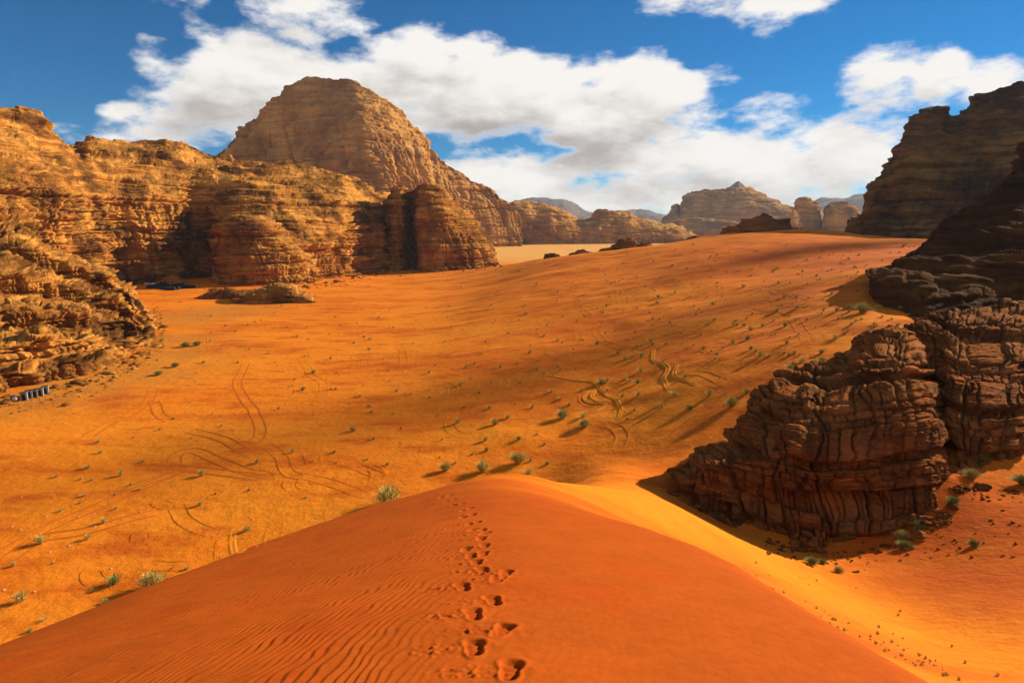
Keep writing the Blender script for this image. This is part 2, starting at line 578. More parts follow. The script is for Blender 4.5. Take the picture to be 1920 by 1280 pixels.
def build_ground():
    dense = np.linspace(-math.radians(51), math.radians(51), 640)
    st = math.radians(6)
    rest = np.linspace(math.radians(51) + st, math.radians(309) - st, 42)
    az = np.concatenate([dense, rest])
    r = np.concatenate([np.linspace(.35, 1.5, 6), np.exp(np.linspace(math.log(1.6), math.log(30), 520)),
                        np.exp(np.linspace(math.log(30.3), math.log(520), 330)), np.exp(np.linspace(math.log(530), math.log(8000), 40))])
    R, A = np.meshgrid(r, az, indexing='ij')
    x, y = R * np.sin(A), R * np.cos(A)
    m, v, d = ground0(x, y)
    dm = sstep(d - v, -1.0, 1.2)
    z = m + undulate(x, y, dm)
    # ripples on the windward left side of the dune
    f = sstep(dm, .5, 1.0)
    rip = f * (1 - sstep(R, 15, 27))
    u = x - crest_x(np.clip(y, 0, 32))
    side = sstep(-u, .1, 1.0) + .08
    wx = fbm(x * .9, y * .6, x * 0 + 1.5, 3) * .26
    wx2 = pn(x * 3.6, y * 3.4, x * 0 + 7.1) * .075
    th = math.radians(14)
    ph = ((x * math.cos(th) - y * math.sin(th)) + wx + wx2) / .092 * 2 * math.pi
    amp = .0056 * (.7 + .5 * np.clip(fbm(x * .7, y * .7, x * 0 + 5, 2) + .3, 0, 1.2)) * (1 - .75 * sstep(np.abs(-u - 5.5), 0, 1.2) * sstep(-u, 5, 7))
    wave = np.sin(ph + .55 * np.sin(ph))
    z = z + rip * side * amp * wave
    z = z + f * .05 * fbm(x / 2.6, y / 4.5, x * 0 + 2.2, 3) * sstep(R, 1, 4)
    # footprints pressed into the crest, with a little rim and sand thrown to the left
    rs = np.random.RandomState(3)
    sub = (R < 34) & (np.abs(x) < 6) & (y > 0)
    xs, ys = x[sub], y[sub]
    dz = np.zeros(len(xs))
    ch = np.zeros(len(xs))
    for px, py, side_ in PRINTS:
        p = hit(px, py)
        if p is None:
            continue
        a = rs.uniform(-.25, .35)
        lx, ly = (xs - p[0]), (ys - p[1])
        near = (np.abs(lx) < 1.0) & (np.abs(ly) < .8)
        lx, ly = lx[near], ly[near]
        u2 = lx * math.cos(a) - ly * math.sin(a)
        v2 = lx * math.sin(a) + ly * math.cos(a)
        # shoe outline: heel and sole, waist between
        wd = .062 * (1 + .22 * np.clip(v2 / .15, -1, 1)) * (1 - .18 * np.exp(-((v2 + .02) / .05) ** 2))
        q = (np.abs(u2) / wd) ** 3 + (np.abs(v2) / .155) ** 4
        q = q + .55 * fbm(xs[near] * 8, ys[near] * 8, lx * 0 + px, 3)
        dep = rs.uniform(.026, .046)
        q = np.maximum(q, .001)
        pr = -dep * (1 - sstep(q, .5, 1.6)) * (1 + .35 * u2 / .07 - .3 * v2 / .15) + .009 * np.exp(-((q ** .33 - 1.4) / .25) ** 2)
        pr += (1 - sstep(q, .5, 1.3)) * .008 * np.sin(v2 * 90)
        # clods
        cl = np.exp(-((lx + .24) / .20) ** 2 - ((ly + .03) / .10) ** 2)
        pr += cl * .042 * np.clip(pn(xs[near] * 19, ys[near] * 19, lx * 0 + py) * 2.4 - .2, 0, 1)
        pr += .012 * np.exp(-(lx / .3) ** 2 - (ly / .25) ** 2) * fbm(xs[near] * 10, ys[near] * 10, lx * 0 + px + 3, 3)
        dz[near] += pr
        ch[near] = np.maximum(ch[near], .9 * cl * sstep(pn(xs[near] * 15, ys[near] * 24, lx * 0 + px), .02, .22) + .35 * (1 - sstep(q, .5, 1.5)))
    z[sub] += dz
    churn = np.zeros_like(x)
    churn[sub] = np.clip(ch, 0, 1)
    z = z + np.where(R < 1.5, 0, 0)
    P = np.stack([x, y, z], -1)
    nr, nc = x.shape
    N = -grid_normals(np.concatenate([P[:, -1:], P, P[:, :1]], 1))[:, 1:-1]
    N *= np.sign(N[..., 2:3] + 1e-9)
    Q = grid_quads(nr, nc, True)
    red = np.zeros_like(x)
    # redder sand, partly shade put into the colour: outcrop hollow, mid-plain band, cliff rise
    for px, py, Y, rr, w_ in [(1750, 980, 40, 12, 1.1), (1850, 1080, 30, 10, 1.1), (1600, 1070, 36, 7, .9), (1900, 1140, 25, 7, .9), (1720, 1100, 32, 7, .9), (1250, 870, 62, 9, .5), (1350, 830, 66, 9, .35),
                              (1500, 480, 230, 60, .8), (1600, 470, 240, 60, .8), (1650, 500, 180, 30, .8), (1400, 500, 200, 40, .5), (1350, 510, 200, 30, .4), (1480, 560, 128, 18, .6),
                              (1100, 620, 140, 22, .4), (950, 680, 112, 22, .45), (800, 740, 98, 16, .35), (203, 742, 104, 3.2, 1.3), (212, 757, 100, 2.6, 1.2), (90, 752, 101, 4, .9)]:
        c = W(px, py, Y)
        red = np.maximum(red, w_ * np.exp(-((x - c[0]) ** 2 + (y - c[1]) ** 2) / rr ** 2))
    gold, grav = np.zeros_like(x), np.zeros_like(x)
    for px, py, Y, rr in [(1250, 975, 40, 6), (1400, 1040, 37, 6), (1500, 1085, 32, 5), (1620, 1140, 28, 4.5), (1750, 1195, 24, 4.5), (1880, 1245, 20, 4), (1150, 945, 32, 6)]:
        c = W(px, py, Y)
        gold = np.maximum(gold, np.exp(-((x - c[0]) ** 2 + (y - c[1]) ** 2) / rr ** 2))
    for px, py, Y, rr in [(60, 740, 104, 12), (150, 715, 112, 12), (230, 690, 122, 14), (290, 660, 135, 14), (330, 650, 142, 12), (300, 620, 158, 16), (330, 575, 205, 22), (420, 568, 225, 18)]:
        c = W(px, py, Y)
        grav = np.maximum(grav, np.exp(-((x - c[0]) ** 2 + (y - c[1]) ** 2) / rr ** 2))
    gold = np.clip(gold * 1.1 + .35 * fbm(x / 4, y / 4, x * 0 + 1.9, 3) * gold, 0, 1)
    grav = np.clip(grav * 1.25 * (1 + 1.2 * fbm(x / 7, y / 7, x * 0 + 5.9, 4)), 0, 1)
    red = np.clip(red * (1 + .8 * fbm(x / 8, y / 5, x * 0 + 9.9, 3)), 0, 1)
    Vv, Nn = P.reshape(-1, 3), N.reshape(-1, 3)
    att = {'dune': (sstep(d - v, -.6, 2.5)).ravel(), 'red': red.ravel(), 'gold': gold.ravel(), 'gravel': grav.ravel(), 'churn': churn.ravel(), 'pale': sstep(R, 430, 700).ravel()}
    isd = (dm.ravel() > .5)
    qd = isd[Q].all(1)
    for name, sel in (('sand_dune', qd), ('desert_floor', ~qd)):
        q = Q[sel]
        used, inv = np.unique(q, return_inverse=True)
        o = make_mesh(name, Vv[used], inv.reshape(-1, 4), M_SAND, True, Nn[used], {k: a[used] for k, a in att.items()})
        tag(o, kind='structure')
    return P, az, r


build_ground()

# ------------------------------------------------------------------ rock: sheets through places seen in the photo, weathered in 3D


def catmull(A, n, axis):
    """resample control array A along axis to n points with a Catmull-Rom spline"""
    A = np.moveaxis(A, axis, 0)
    k = len(A)
    t = np.linspace(0, k - 1, n)
    i = np.clip(np.floor(t).astype(int), 0, k - 2)
    f = (t - i).reshape((-1,) + (1,) * (A.ndim - 1))
    p0, p1, p2, p3 = A[np.maximum(i - 1, 0)], A[i], A[i + 1], A[np.minimum(i + 2, k - 1)]
    m1, m2 = (p2 - p0) * .4, (p3 - p1) * .4
    out = (2 * f ** 3 - 3 * f ** 2 + 1) * p1 + (f ** 3 - 2 * f ** 2 + f) * m1 + (-2 * f ** 3 + 3 * f ** 2) * p2 + (f ** 3 - f ** 2) * m2
    return np.moveaxis(out, 0, axis)


def beds(t, seed, soft=.12):
    """1D sequence of hard and soft beds, -1..1, with a sharp parting between"""
    i = np.floor(t)
    f = t - i
    a = RV[PERM[(i.astype(int) + seed) & 4095]]
    b = RV[PERM[(i.astype(int) + 1 + seed) & 4095]]
    w = sstep(f, 1 - soft, 1.0)
    part = np.exp(-((np.minimum(f, 1 - f)) / .10) ** 2)
    return (a * (1 - w) + b * w) * 2 - 1 - .5 * part


def sheet(cols, nu, nv, back=40.0, back_rows=14, floor=-3.0, drop=4.0):
    """cols: list of (px, [(py, Y), ...]) from the foot up -> (rows, columns, 3)"""
    C = np.array([[W(px, py, Y) for py, Y in rows] for px, rows in cols])
    C = np.concatenate([C[:, :1] - np.array([0, 0, drop]), C], 1)
    # spread columns so that equal steps in the picture get equal vertices
    pxs = np.array([c[0] for c in cols], float)
    k = np.arange(len(pxs))
    C = catmull(C, nu * 3, 0)
    pk = np.interp(np.linspace(0, len(pxs) - 1, nu * 3), k, pxs)
    inside = np.clip(pk, -60, 1980)
    s = (inside - inside[0]) + .15 * (pk - inside - (pk[0] - inside[0]))
    s = np.maximum.accumulate(s + np.arange(len(s)) * 1e-6)
    tgt = np.linspace(s[0], s[-1], nu)
    idx = np.interp(tgt, s, np.arange(len(s)))
    i0 = np.clip(np.floor(idx).astype(int), 0, len(s) - 2)
    fr = (idx - i0)[:, None, None]
    C = C[i0] * (1 - fr) + C[i0 + 1] * fr
    P = catmull(C, nv, 1).transpose(1, 0, 2)
    # round over the top and go down behind
    top = P[-1]
    dirv = top[:, :2] / np.linalg.norm(top[:, :2], axis=1, keepdims=True)
    rows = []
    for j in range(1, back_rows + 1):
        f = j / back_rows
        q = top.copy()
        q[:, :2] += dirv * back * f
        q[:, 2] = top[:, 2] + (floor - top[:, 2]) * f ** 2.2
        rows.append(q)
    return np.concatenate([P, np.array(rows)], 0)


def arclen(P):
    """running length along the foot and up the slope of a sheet"""
    mid = P[P.shape[0] // 3]
    h = np.concatenate([[0], np.cumsum(np.linalg.norm(np.diff(mid[:, :2], axis=0), axis=1))])
    return np.broadcast_to(h[None], P.shape[:2])


def ledges(zz, hh, seed, edge=.10):
    """blocks of bedded rock: each bed broken sideways into lengths, each length standing in or out by its own amount (-1..1)"""
    i = np.floor(zz)
    fz = zz - i
    ii = i.astype(int)
    r = RV[PERM[(ii + seed) & 4095]]
    cf = hh * (.45 + 1.1 * r) + r * 37
    c = np.floor(cf)
    fc = cf - c
    cc = c.astype(int)
    k = ii * 0 + seed
    v0 = RV[hash3(ii & 4095, cc & 4095, k)]
    v1 = RV[hash3(ii & 4095, (cc + 1) & 4095, k)]
    v = v0 + (v1 - v0) * sstep(fc, 1 - edge * 1.6, 1.0)
    crack = np.exp(-(np.minimum(fc, 1 - fc) / .05) ** 2)
    part = np.exp(-(np.minimum(fz, 1 - fz) / .11) ** 2)
    # a bed is fuller in its middle and undercut at its foot
    prof = 1 - 1.1 * np.clip(1 - fz / .35, 0, 1) ** 2 - .5 * np.clip((fz - .75) / .25, 0, 1) ** 2
    return (v * 2 - 1) * .75 + .45 * prof + .55 * (r * 2 - 1) - .35 * part - .25 * crack - .25


def weather(P, S, A_bed=1.0, A_joint=1.0, A_but=1.0, A_fbm=1.0, seed=0, joint_w=3.0, tilt=(0, 0), pits=.3, smooth_top=0.0, terr=.5, out=None):
    """push a sheet in and out like bedded, jointed sandstone. S = bed thickness in metres"""
    N = grid_normals(P)
    ref = -P[..., :2]
    N = N * np.sign((N[..., 0] * ref[..., 0] + N[..., 1] * ref[..., 1]).mean())
    x, y, z = P[..., 0], P[..., 1], P[..., 2].copy()
    H = arclen(P)
    o = seed * 13.7
    wz = fbm(x / (12 * S) + o, y / (12 * S), z / (12 * S), 3) * .9 * S
    w2 = pn(x / (2.2 * S) + o, y / (2.2 * S), z / (1.2 * S)) * .13 * S
    # gentle slopes break into treads and risers
    if terr:
        for T, a in ((2.6 * S, terr), (.9 * S, terr * .8)):
            q = (z + wz + 2 * w2) / T
            fl = np.floor(q)
            hk = RV[PERM[(fl.astype(int) + seed * 5) & 4095]]
            st = (fl + sstep(q - fl, .35 + .35 * hk, .98)) * T - wz - 2 * w2
            am = a * np.clip(.5 + 1.4 * fbm(x / (8 * S), y / (8 * S) + o, z / (8 * S) + T, 2), 0, 1)
            z = z + (st - z) * am
        P = np.stack([x, y, z], -1)
    zz = (z + tilt[0] * x + tilt[1] * y + wz + w2) / S
    hh = (H + wz + 1.5 * w2 + .2 * z) / S
    amp = .45 + .9 * np.clip(fbm(x / (7 * S), y / (7 * S) + o, z / (5 * S), 3) + .4, 0, 1.3)
    bd = .75 * ledges(zz * .38 + o, hh * .07, 11 + seed * 3) + .5 * ledges(zz * .95 + .3, hh * .13, 401 + seed * 3) + .36 * ledges(zz * 2.4 + .7, hh * .34, 801 + seed * 3)
    jw = joint_w * S
    # upright joints in two directions, ribs standing between them
    jt = 0
    for ang, sp, dp, sd in ((.35, 2.3, 1.0, 3), (1.75, 1.5, .8, 8), (.9, .55, .38, 15)):
        q = (x * math.cos(ang) + y * math.sin(ang) + wz * .9 + w2 * 1.5 + .10 * z) / (jw * sp) + o
        q = q + .35 * np.sin(q * 1.7)
        fl = np.floor(q + .5)
        e = np.abs(q - fl)
        rk = RV[PERM[(fl.astype(int) + 50 * sd + seed) & 4095]]
        wdt = .5 * S / (jw * sp)
        jt = jt - dp * (.25 + 1.1 * rk) * np.exp(-(e / (wdt * (.35 + .6 * rk))) ** 2) - .35 * dp * (2 * e < 9) * np.clip(1 - 2 * e, 0, 1) ** 3
    but = fbm(x / (4.2 * jw) + o, y / (4.2 * jw), z / (13 * jw), 3)
    fb = fbm(x / (1.8 * S) + o, y / (1.8 * S), z / (.9 * S), 5, .62)
    pt = pn(x / (1.9 * S), y / (1.9 * S) + o, z / (.8 * S))
    pt = -np.clip(pt - .3, 0, 1) * 3.0
    flat = np.clip(N[..., 2], 0, 1)
    steep = 1 - smooth_top * sstep(flat, .35, .8)
    D = (A_bed * .85 * amp * bd + A_joint * jt * (1 - sstep(flat, .3, .65)) + A_but * 2.2 * but) * S * steep + (A_fbm * .36 * fb + pits * pt) * S * (.35 + .65 * steep)
    d = N.copy()
    d[..., 2] *= .4
    d /= np.linalg.norm(d, axis=-1, keepdims=True) + 1e-9
    if out is not None:
        D = D + out
    return P + d * D[..., None], N


def rock(name, cols, nu, nv, mat, S, label=None, cat=None, kind='structure', back=40.0, w=None, group=None):
    P = sheet(cols, nu, nv, back, drop=2.2 * S)
    P, N = weather(P, S, **(w or {}))
    nr, nc, _ = P.shape
    o = make_mesh(name, P.reshape(-1, 3), grid_quads(nr, nc), mat, True)
    tag(o, label, cat, group, kind)
    return o


GOLD = rock_material('golden_sandstone', (.66, .31, .058), (.39, .135, .024), (.10, .038, .010), 2.0, .95, .5, bstr=.9)
GOLD_N = rock_material('golden_sandstone_near', (.60, .275, .052), (.36, .125, .022), (.09, .034, .010), 1.2, .95, .45, bstr=.9)
REDROCK = rock_material('brown_sandstone', (.54, .25, .050), (.32, .11, .020), (.10, .036, .010), 2.0, .85, .7, bstr=.9)
DOME = rock_material('dome_sandstone', (.62, .32, .085), (.44, .20, .050), (.19, .078, .024), 6.0, .7, .5, bstr=.7)
FARR = rock_material('far_sandstone', (.58, .30, .075), (.36, .155, .040), (.15, .062, .022), 8.0, .7, .4, bstr=.7)
BLUE = rock_material('granite_range', (.22, .15, .12), (.16, .11, .09), (.10, .07, .06), 60.0, .5, .3)
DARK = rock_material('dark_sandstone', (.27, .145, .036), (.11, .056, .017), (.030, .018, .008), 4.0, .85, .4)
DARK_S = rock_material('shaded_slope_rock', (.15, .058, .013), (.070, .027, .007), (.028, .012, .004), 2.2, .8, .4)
DARK_N = rock_material('varnished_sandstone', (.31, .130, .036), (.165, .064, .018), (.050, .023, .009), .8, .7, .4, sand=(.50, .12, .012), bstr=1.0, rnd=.5)
REDHILL = rock_material('red_sandstone', (.36, .13, .03), (.22, .07, .018), (.08, .033, .013), 1.6, .6, .3)

# main wall on the left
rock('cliff', [
    (-700, [(640, 120), (540, 124), (420, 132), (270, 150), (60, 180)]),
    (-260, [(600, 200), (500, 205), (400, 215), (280, 235), (150, 260)]),
    (0, [(560, 250), (450, 255), (350, 270), (270, 290), (197, 320)]),
    (40, [(556, 260), (450, 265), (350, 280), (272, 300), (198, 330)]),
    (72, [(550, 270), (450, 275), (350, 290), (276, 310), (205, 340)]),
    (98, [(548, 276), (450, 283), (355, 295), (290, 318), (243, 350)]),
    (120, [(545, 280), (450, 288), (360, 300), (302, 325), (268, 360)]),
    (150, [(542, 292), (450, 300), (368, 312), (310, 338), (275, 375)]),
    (168, [(540, 300), (450, 308), (370, 320), (310, 345), (258, 380)]),
    (230, [(537, 325), (450, 332), (370, 342), (310, 365), (262, 400)]),
    (290, [(537, 336), (450, 342), (370, 354), (312, 380), (266, 412)]),
    (310, [(537, 344), (450, 350), (375, 360), (316, 384), (262, 414)]),
    (335, [(537, 352), (450, 358), (380, 368), (320, 390), (264, 420)]),
    (365, [(537, 368), (450, 376), (385, 382), (325, 398), (274, 430)]),
    (395, [(536, 372), (450, 378), (390, 380), (330, 400), (287, 440)]),
    (415, [(536, 340), (450, 350), (392, 372), (334, 402), (292, 444)]),
    (480, [(532, 340), (450, 352), (400, 372), (345, 405), (302, 450)]),
    (560, [(530, 350), (460, 366), (410, 385), (355, 420), (307, 470)]),
    (640, [(522, 385), (460, 395), (420, 410), (370, 440), (322, 490)]),
    (700, [(508, 430), (460, 440), (430, 452), (400, 470), (352, 510)]),
    (745, [(504, 470), (470, 475), (440, 485), (410, 500), (365, 540)]),
    (800, [(500, 500), (480, 520), (450, 540), (430, 560), (400, 600)])],
    800, 340, GOLD, 2.1, 'long golden layered sandstone cliff along the left side', back=90,
    w=dict(seed=1, A_bed=2.1, A_but=1.5, A_joint=1.2, smooth_top=.45, terr=.6))

# twin tower at its end
rock('cliff', [
    (716, [(508, 485), (480, 486), (450, 488), (420, 490), (400, 492)]),
    (724, [(507, 462), (460, 463), (420, 466), (390, 470), (368, 476)]),
    (738, [(506, 452), (450, 454), (400, 459), (365, 466), (347, 474)]),
    (756, [(506, 458), (450, 460), (400, 464), (365, 470), (348, 478)]),
    (766, [(506, 488), (450, 490), (400, 492), (368, 494), (358, 496)]),
    (776, [(506, 488), (450, 489), (400, 490), (366, 492), (356, 494)]),
    (784, [(505, 444), (450, 446), (400, 452), (365, 460), (347, 470)]),
    (802, [(504, 436), (450, 439), (400, 446), (362, 458), (344, 470)]),
    (830, [(503, 436), (450, 441), (408, 448), (375, 463), (352, 480)]),
    (860, [(500, 443), (460, 448), (430, 455), (400, 470), (383, 485)]),
    (890, [(498, 452), (470, 458), (450, 465), (425, 478), (410, 490)]),
    (912, [(495, 460), (480, 465), (465, 470), (450, 480), (440, 490)]),
    (934, [(493, 468), (488, 472), (485, 475), (483, 480), (481, 485)])],
    240, 170, REDROCK, 2.1, 'twin brown rock tower split by a dark cleft at the cliff end', back=60,
    w=dict(seed=2, A_bed=1.3, A_but=.4, A_joint=1.0, terr=.3))

# near terraces at the left edge: cliff faces and treads in turn


def tiers(n, cols, rise=.72, setb=.10):
    out = []
    for k, (px, (p0, Y0), (p1, Y1)) in enumerate(cols):
        rows = [(p0, Y0)]
        for i in range(n):
            a, b_ = i / n, (i + 1) / n
            # far treads are wider
            ya, yb = Y0 + (Y1 - Y0) * a ** 1.5, Y0 + (Y1 - Y0) * b_ ** 1.5
            jog = .10 * math.sin(k * 1.9 + i * 2.3)
            rows.append((p0 + (p1 - p0) * (a + (b_ - a) * (rise + jog)), ya + (yb - ya) * (setb + .5 * abs(jog))))
            rows.append((p0 + (p1 - p0) * b_, yb))
        out.append((px, rows))
    return out


rock('cliff', tiers(5, [
    (-500, (900, 78), (380, 150)), (-300, (830, 88), (395, 158)), (-150, (782, 96), (405, 172)), (-60, (758, 101), (420, 182)), (0, (748, 105), (430, 190)), (40, (738, 109), (438, 193)), (75, (728, 112), (452, 196)),
    (110, (718, 116), (466, 199)), (145, (708, 119), (482, 202)), (180, (698, 125), (500, 205)), (210, (686, 132), (518, 208)), (235, (674, 139), (536, 207)),
    (255, (662, 146), (560, 195)), (272, (648, 153), (592, 182)), (286, (640, 158), (618, 170))]),
    400, 300, GOLD_N, 1.15, 'low stepped golden rock terraces jutting out at the left edge', back=60,
    w=dict(seed=3, A_bed=1.9, A_but=1.4, A_joint=1.1, pits=.4, terr=.3))

# lower brown buttress standing out from the main wall
rock('cliff', [
    (396, [(542, 342), (530, 342), (518, 343), (505, 344), (492, 346)]),
    (410, [(542, 326), (500, 327), (465, 329), (440, 333), (420, 340)]),
    (440, [(541, 321), (490, 323), (445, 327), (415, 334), (396, 346)]),
    (480, [(540, 321), (490, 323), (450, 328), (420, 336), (402, 350)]),
    (520, [(538, 324), (495, 328), (460, 334), (435, 343), (418, 356)]),
    (560, [(536, 332), (505, 336), (480, 341), (462, 348), (450, 360)]),
    (590, [(534, 344), (522, 346), (512, 349), (505, 353), (498, 358)])],
    170, 130, REDROCK, 2.0, 'low brown buttress jutting from the middle of the left cliff', back=30,
    w=dict(seed=17, A_bed=1.7, A_but=.5, A_joint=.9, terr=.3))

# the great dome
rock('mountain', [
    (330, [(420, 1040), (400, 1040), (380, 1042), (360, 1045), (345, 1050)]),
    (395, [(420, 1010), (380, 1010), (345, 1012), (315, 1015), (298, 1020)]),
    (428, [(420, 990), (370, 992), (330, 996), (298, 1005), (268, 1020)]),
    (450, [(420, 980), (368, 982), (322, 988), (280, 1000), (242, 1018)]),
    (480, [(420, 965), (360, 968), (310, 975), (262, 990), (220, 1015)]),
    (505, [(420, 955), (355, 960), (300, 968), (245, 986), (194, 1016)]),
    (540, [(420, 940), (350, 945), (290, 955), (220, 980), (163, 1020)]),
    (585, [(420, 920), (350, 925), (280, 938), (205, 970), (149, 1020)]),
    (625, [(420, 905), (350, 911), (280, 925), (203, 962), (147, 1020)]),
    (662, [(425, 895), (352, 902), (284, 917), (208, 955), (151, 1018)]),
    (692, [(430, 890), (355, 897), (292, 912), (226, 950), (169, 1015)]),
    (740, [(440, 908), (370, 917), (310, 933), (255, 967), (202, 1020)]),
    (775, [(446, 935), (382, 944), (330, 960), (282, 986), (238, 1028)]),
    (803, [(450, 955), (390, 965), (347, 980), (304, 1004), (266, 1035)]),
    (815, [(450, 965), (396, 975), (358, 990), (322, 1012), (288, 1040)]),
    (850, [(450, 992), (410, 1002), (380, 1015), (348, 1032), (314, 1055)]),
    (885, [(452, 1020), (420, 1030), (395, 1040), (368, 1055), (340, 1075)]),
    (925, [(456, 1060), (430, 1065), (405, 1075), (382, 1085), (356, 1100)]),
    (980, [(457, 1110), (445, 1112), (432, 1118), (420, 1125), (412, 1130)])],
    420, 260, DOME, 6.0, 'huge rounded sandstone dome mountain rising behind the left cliff', back=160,
    w=dict(seed=4, A_bed=.75, A_but=.8, A_joint=1.1, A_fbm=1.3, pits=.6, joint_w=3.6, terr=.10))


def skyline(pts, base, Y0, Y1):
    """columns for a ridge: (px, top y) with its foot at base"""
    return [(px, [(base, Y0), (base - (base - ty) * .35, Y0 + (Y1 - Y0) * .08), (base - (base - ty) * .68, Y0 + (Y1 - Y0) * .3), (base - (base - ty) * .9, Y0 + (Y1 - Y0) * .62), (ty, Y1)]) for px, ty in pts]


rock('cliff', [c for px, ty in [(820, 410), (845, 380), (868, 356), (885, 350), (905, 347), (925, 352), (940, 366), (955, 375), (965, 371), (985, 374), (1000, 379), (1030, 386), (1055, 392), (1080, 404), (1098, 410), (1112, 407), (1122, 397), (1140, 394), (1165, 394), (1183, 396), (1193, 408), (1225, 415), (1250, 421), (1280, 433), (1312, 449)]
               for c in skyline([(px, ty)], 457, 1160 + (px - 820) * .42, 1160 + (px - 820) * .42 + 90)], 420, 120, FARR, 6.0,
     'long knobbly sandstone ridge tapering right from the great dome across the far plain', back=150, w=dict(seed=5, A_bed=1.0, A_but=1.3, A_joint=1.2, pits=.3, joint_w=3.2, terr=.2))
rock('mountain', skyline([(1236, 424), (1248, 402), (1258, 390), (1268, 388), (1275, 398), (1281, 374), (1296, 363), (1330, 357), (1372, 350), (1402, 353), (1440, 370), (1470, 384), (1500, 390), (1530, 392), (1570, 410)], 446, 2150, 2350), 260, 100, FARR, 14.0,
     'hazy broad layered mesa in the far distance', back=300, w=dict(seed=7, A_bed=.9, A_but=.7, A_joint=.6, pits=.2, joint_w=3))
rock('hill', skyline([(1215, 440), (1250, 416), (1300, 411), (1350, 411), (1385, 416), (1410, 430)], 448, 1900, 1960), 140, 50, FARR, 12.0,
     'low rounded bench of rock at the foot of the far mesa', back=150, w=dict(seed=8, A_bed=.8, A_but=.5, A_joint=.4, pits=.2))
rock('mountain', skyline([(1345, 368), (1358, 357), (1371, 348), (1384, 340), (1393, 346), (1404, 356), (1418, 368)], 446, 3000, 3150), 90, 50, BLUE, 8.0,
     'small blue grey pyramid peak behind the far mesa', back=250, w=dict(seed=9, A_bed=.2, A_but=.3, A_joint=.3, pits=.1, terr=0))
rock('cliff', skyline([(1476, 415), (1484, 396), (1488, 392), (1494, 402), (1500, 415)], 440, 1480, 1500), 50, 50, FARR, 7.0,
     'small dark rock spire left of the far towers', back=60, w=dict(seed=10, A_bed=.5, A_but=.3, A_joint=.3, pits=.1))
rock('cliff', skyline([(1482, 425), (1486, 392), (1494, 378), (1506, 373), (1520, 378), (1532, 380), (1538, 392), (1542, 425)], 440, 1560, 1600), 110, 80, FARR, 8.0,
     'rounded tall sandstone tower on the saddle skyline', back=90, w=dict(seed=11, A_bed=.5, A_but=.5, A_joint=.5, pits=.1))
rock('cliff', skyline([(1541, 425), (1546, 390), (1556, 379), (1575, 377), (1592, 379), (1608, 388), (1622, 400), (1640, 408), (1660, 425)], 440, 1520, 1580), 130, 80, FARR, 8.0,
     'broad golden sandstone block beside the rounded far tower', back=120, w=dict(seed=12, A_bed=.6, A_but=.5, A_joint=.5, pits=.1))
rock('mountain', skyline([(940, 400), (980, 376), (1000, 371), (1030, 372), (1058, 374), (1080, 383), (1092, 392), (1110, 398), (1130, 393), (1165, 391), (1190, 386), (1212, 387), (1240, 397), (1262, 405), (1300, 408), (1360, 410)], 434, 5600, 6200), 220, 60, BLUE, 60.0,
     'far blue mountain range left of the mesa', back=600, w=dict(seed=13, A_bed=.15, A_but=.5, A_joint=.5, pits=0))
rock('mountain', skyline([(1440, 405), (1500, 390), (1530, 374), (1545, 369), (1580, 373), (1600, 367), (1622, 362), (1645, 364), (1700, 366), (1780, 360), (1900, 370)], 434, 5600, 6200), 160, 60, BLUE, 60.0,
     'far blue mountain range right of the far towers', back=600, w=dict(seed=14, A_bed=.15, A_but=.5, A_joint=.5, pits=0))

def steepen(k, cols):
    return [(px, [(py, rows[0][1] + k * (Y - rows[0][1])) for py, Y in rows]) for px, rows in cols]


# dark cliff on the right
rock('cliff', steepen(.7, [
    (1600, [(450, 470), (443, 472), (436, 476), (430, 480), (424, 485)]),
    (1628, [(452, 440), (440, 442), (425, 446), (412, 452), (402, 460)]),
    (1640, [(455, 425), (420, 430), (390, 436), (365, 444), (345, 455)]),
    (1658, [(458, 415), (410, 421), (370, 430), (338, 442), (312, 458)]),
    (1676, [(460, 408), (400, 415), (345, 426), (305, 441), (268, 462)]),
    (1692, [(462, 404), (390, 412), (330, 424), (282, 442), (240, 465)]),
    (1722, [(465, 398), (385, 408), (320, 422), (262, 444), (212, 472)]),
    (1760, [(470, 390), (380, 402), (310, 418), (255, 440), (204, 470)]),
    (1792, [(474, 384), (375, 398), (305, 415), (255, 438), (209, 470)]),
    (1815, [(478, 380), (372, 395), (300, 413), (243, 438), (188, 474)]),
    (1850, [(480, 372), (365, 390), (290, 410), (228, 438), (171, 478)]),
    (1888, [(485, 364), (360, 384), (285, 406), (220, 436), (158, 480)]),
    (1930, [(490, 356), (355, 378), (280, 402), (218, 434), (158, 480)]),
    (2100, [(500, 330), (350, 355), (270, 382), (210, 415), (160, 460)]),
    (2400, [(510, 290), (360, 315), (280, 340), (220, 370), (180, 410)])]),
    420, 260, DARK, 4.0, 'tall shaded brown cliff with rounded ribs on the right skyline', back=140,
    w=dict(seed=15, A_bed=.9, A_but=1.3, A_joint=1.0, pits=.6, joint_w=1.5, terr=.15, A_fbm=1.8))

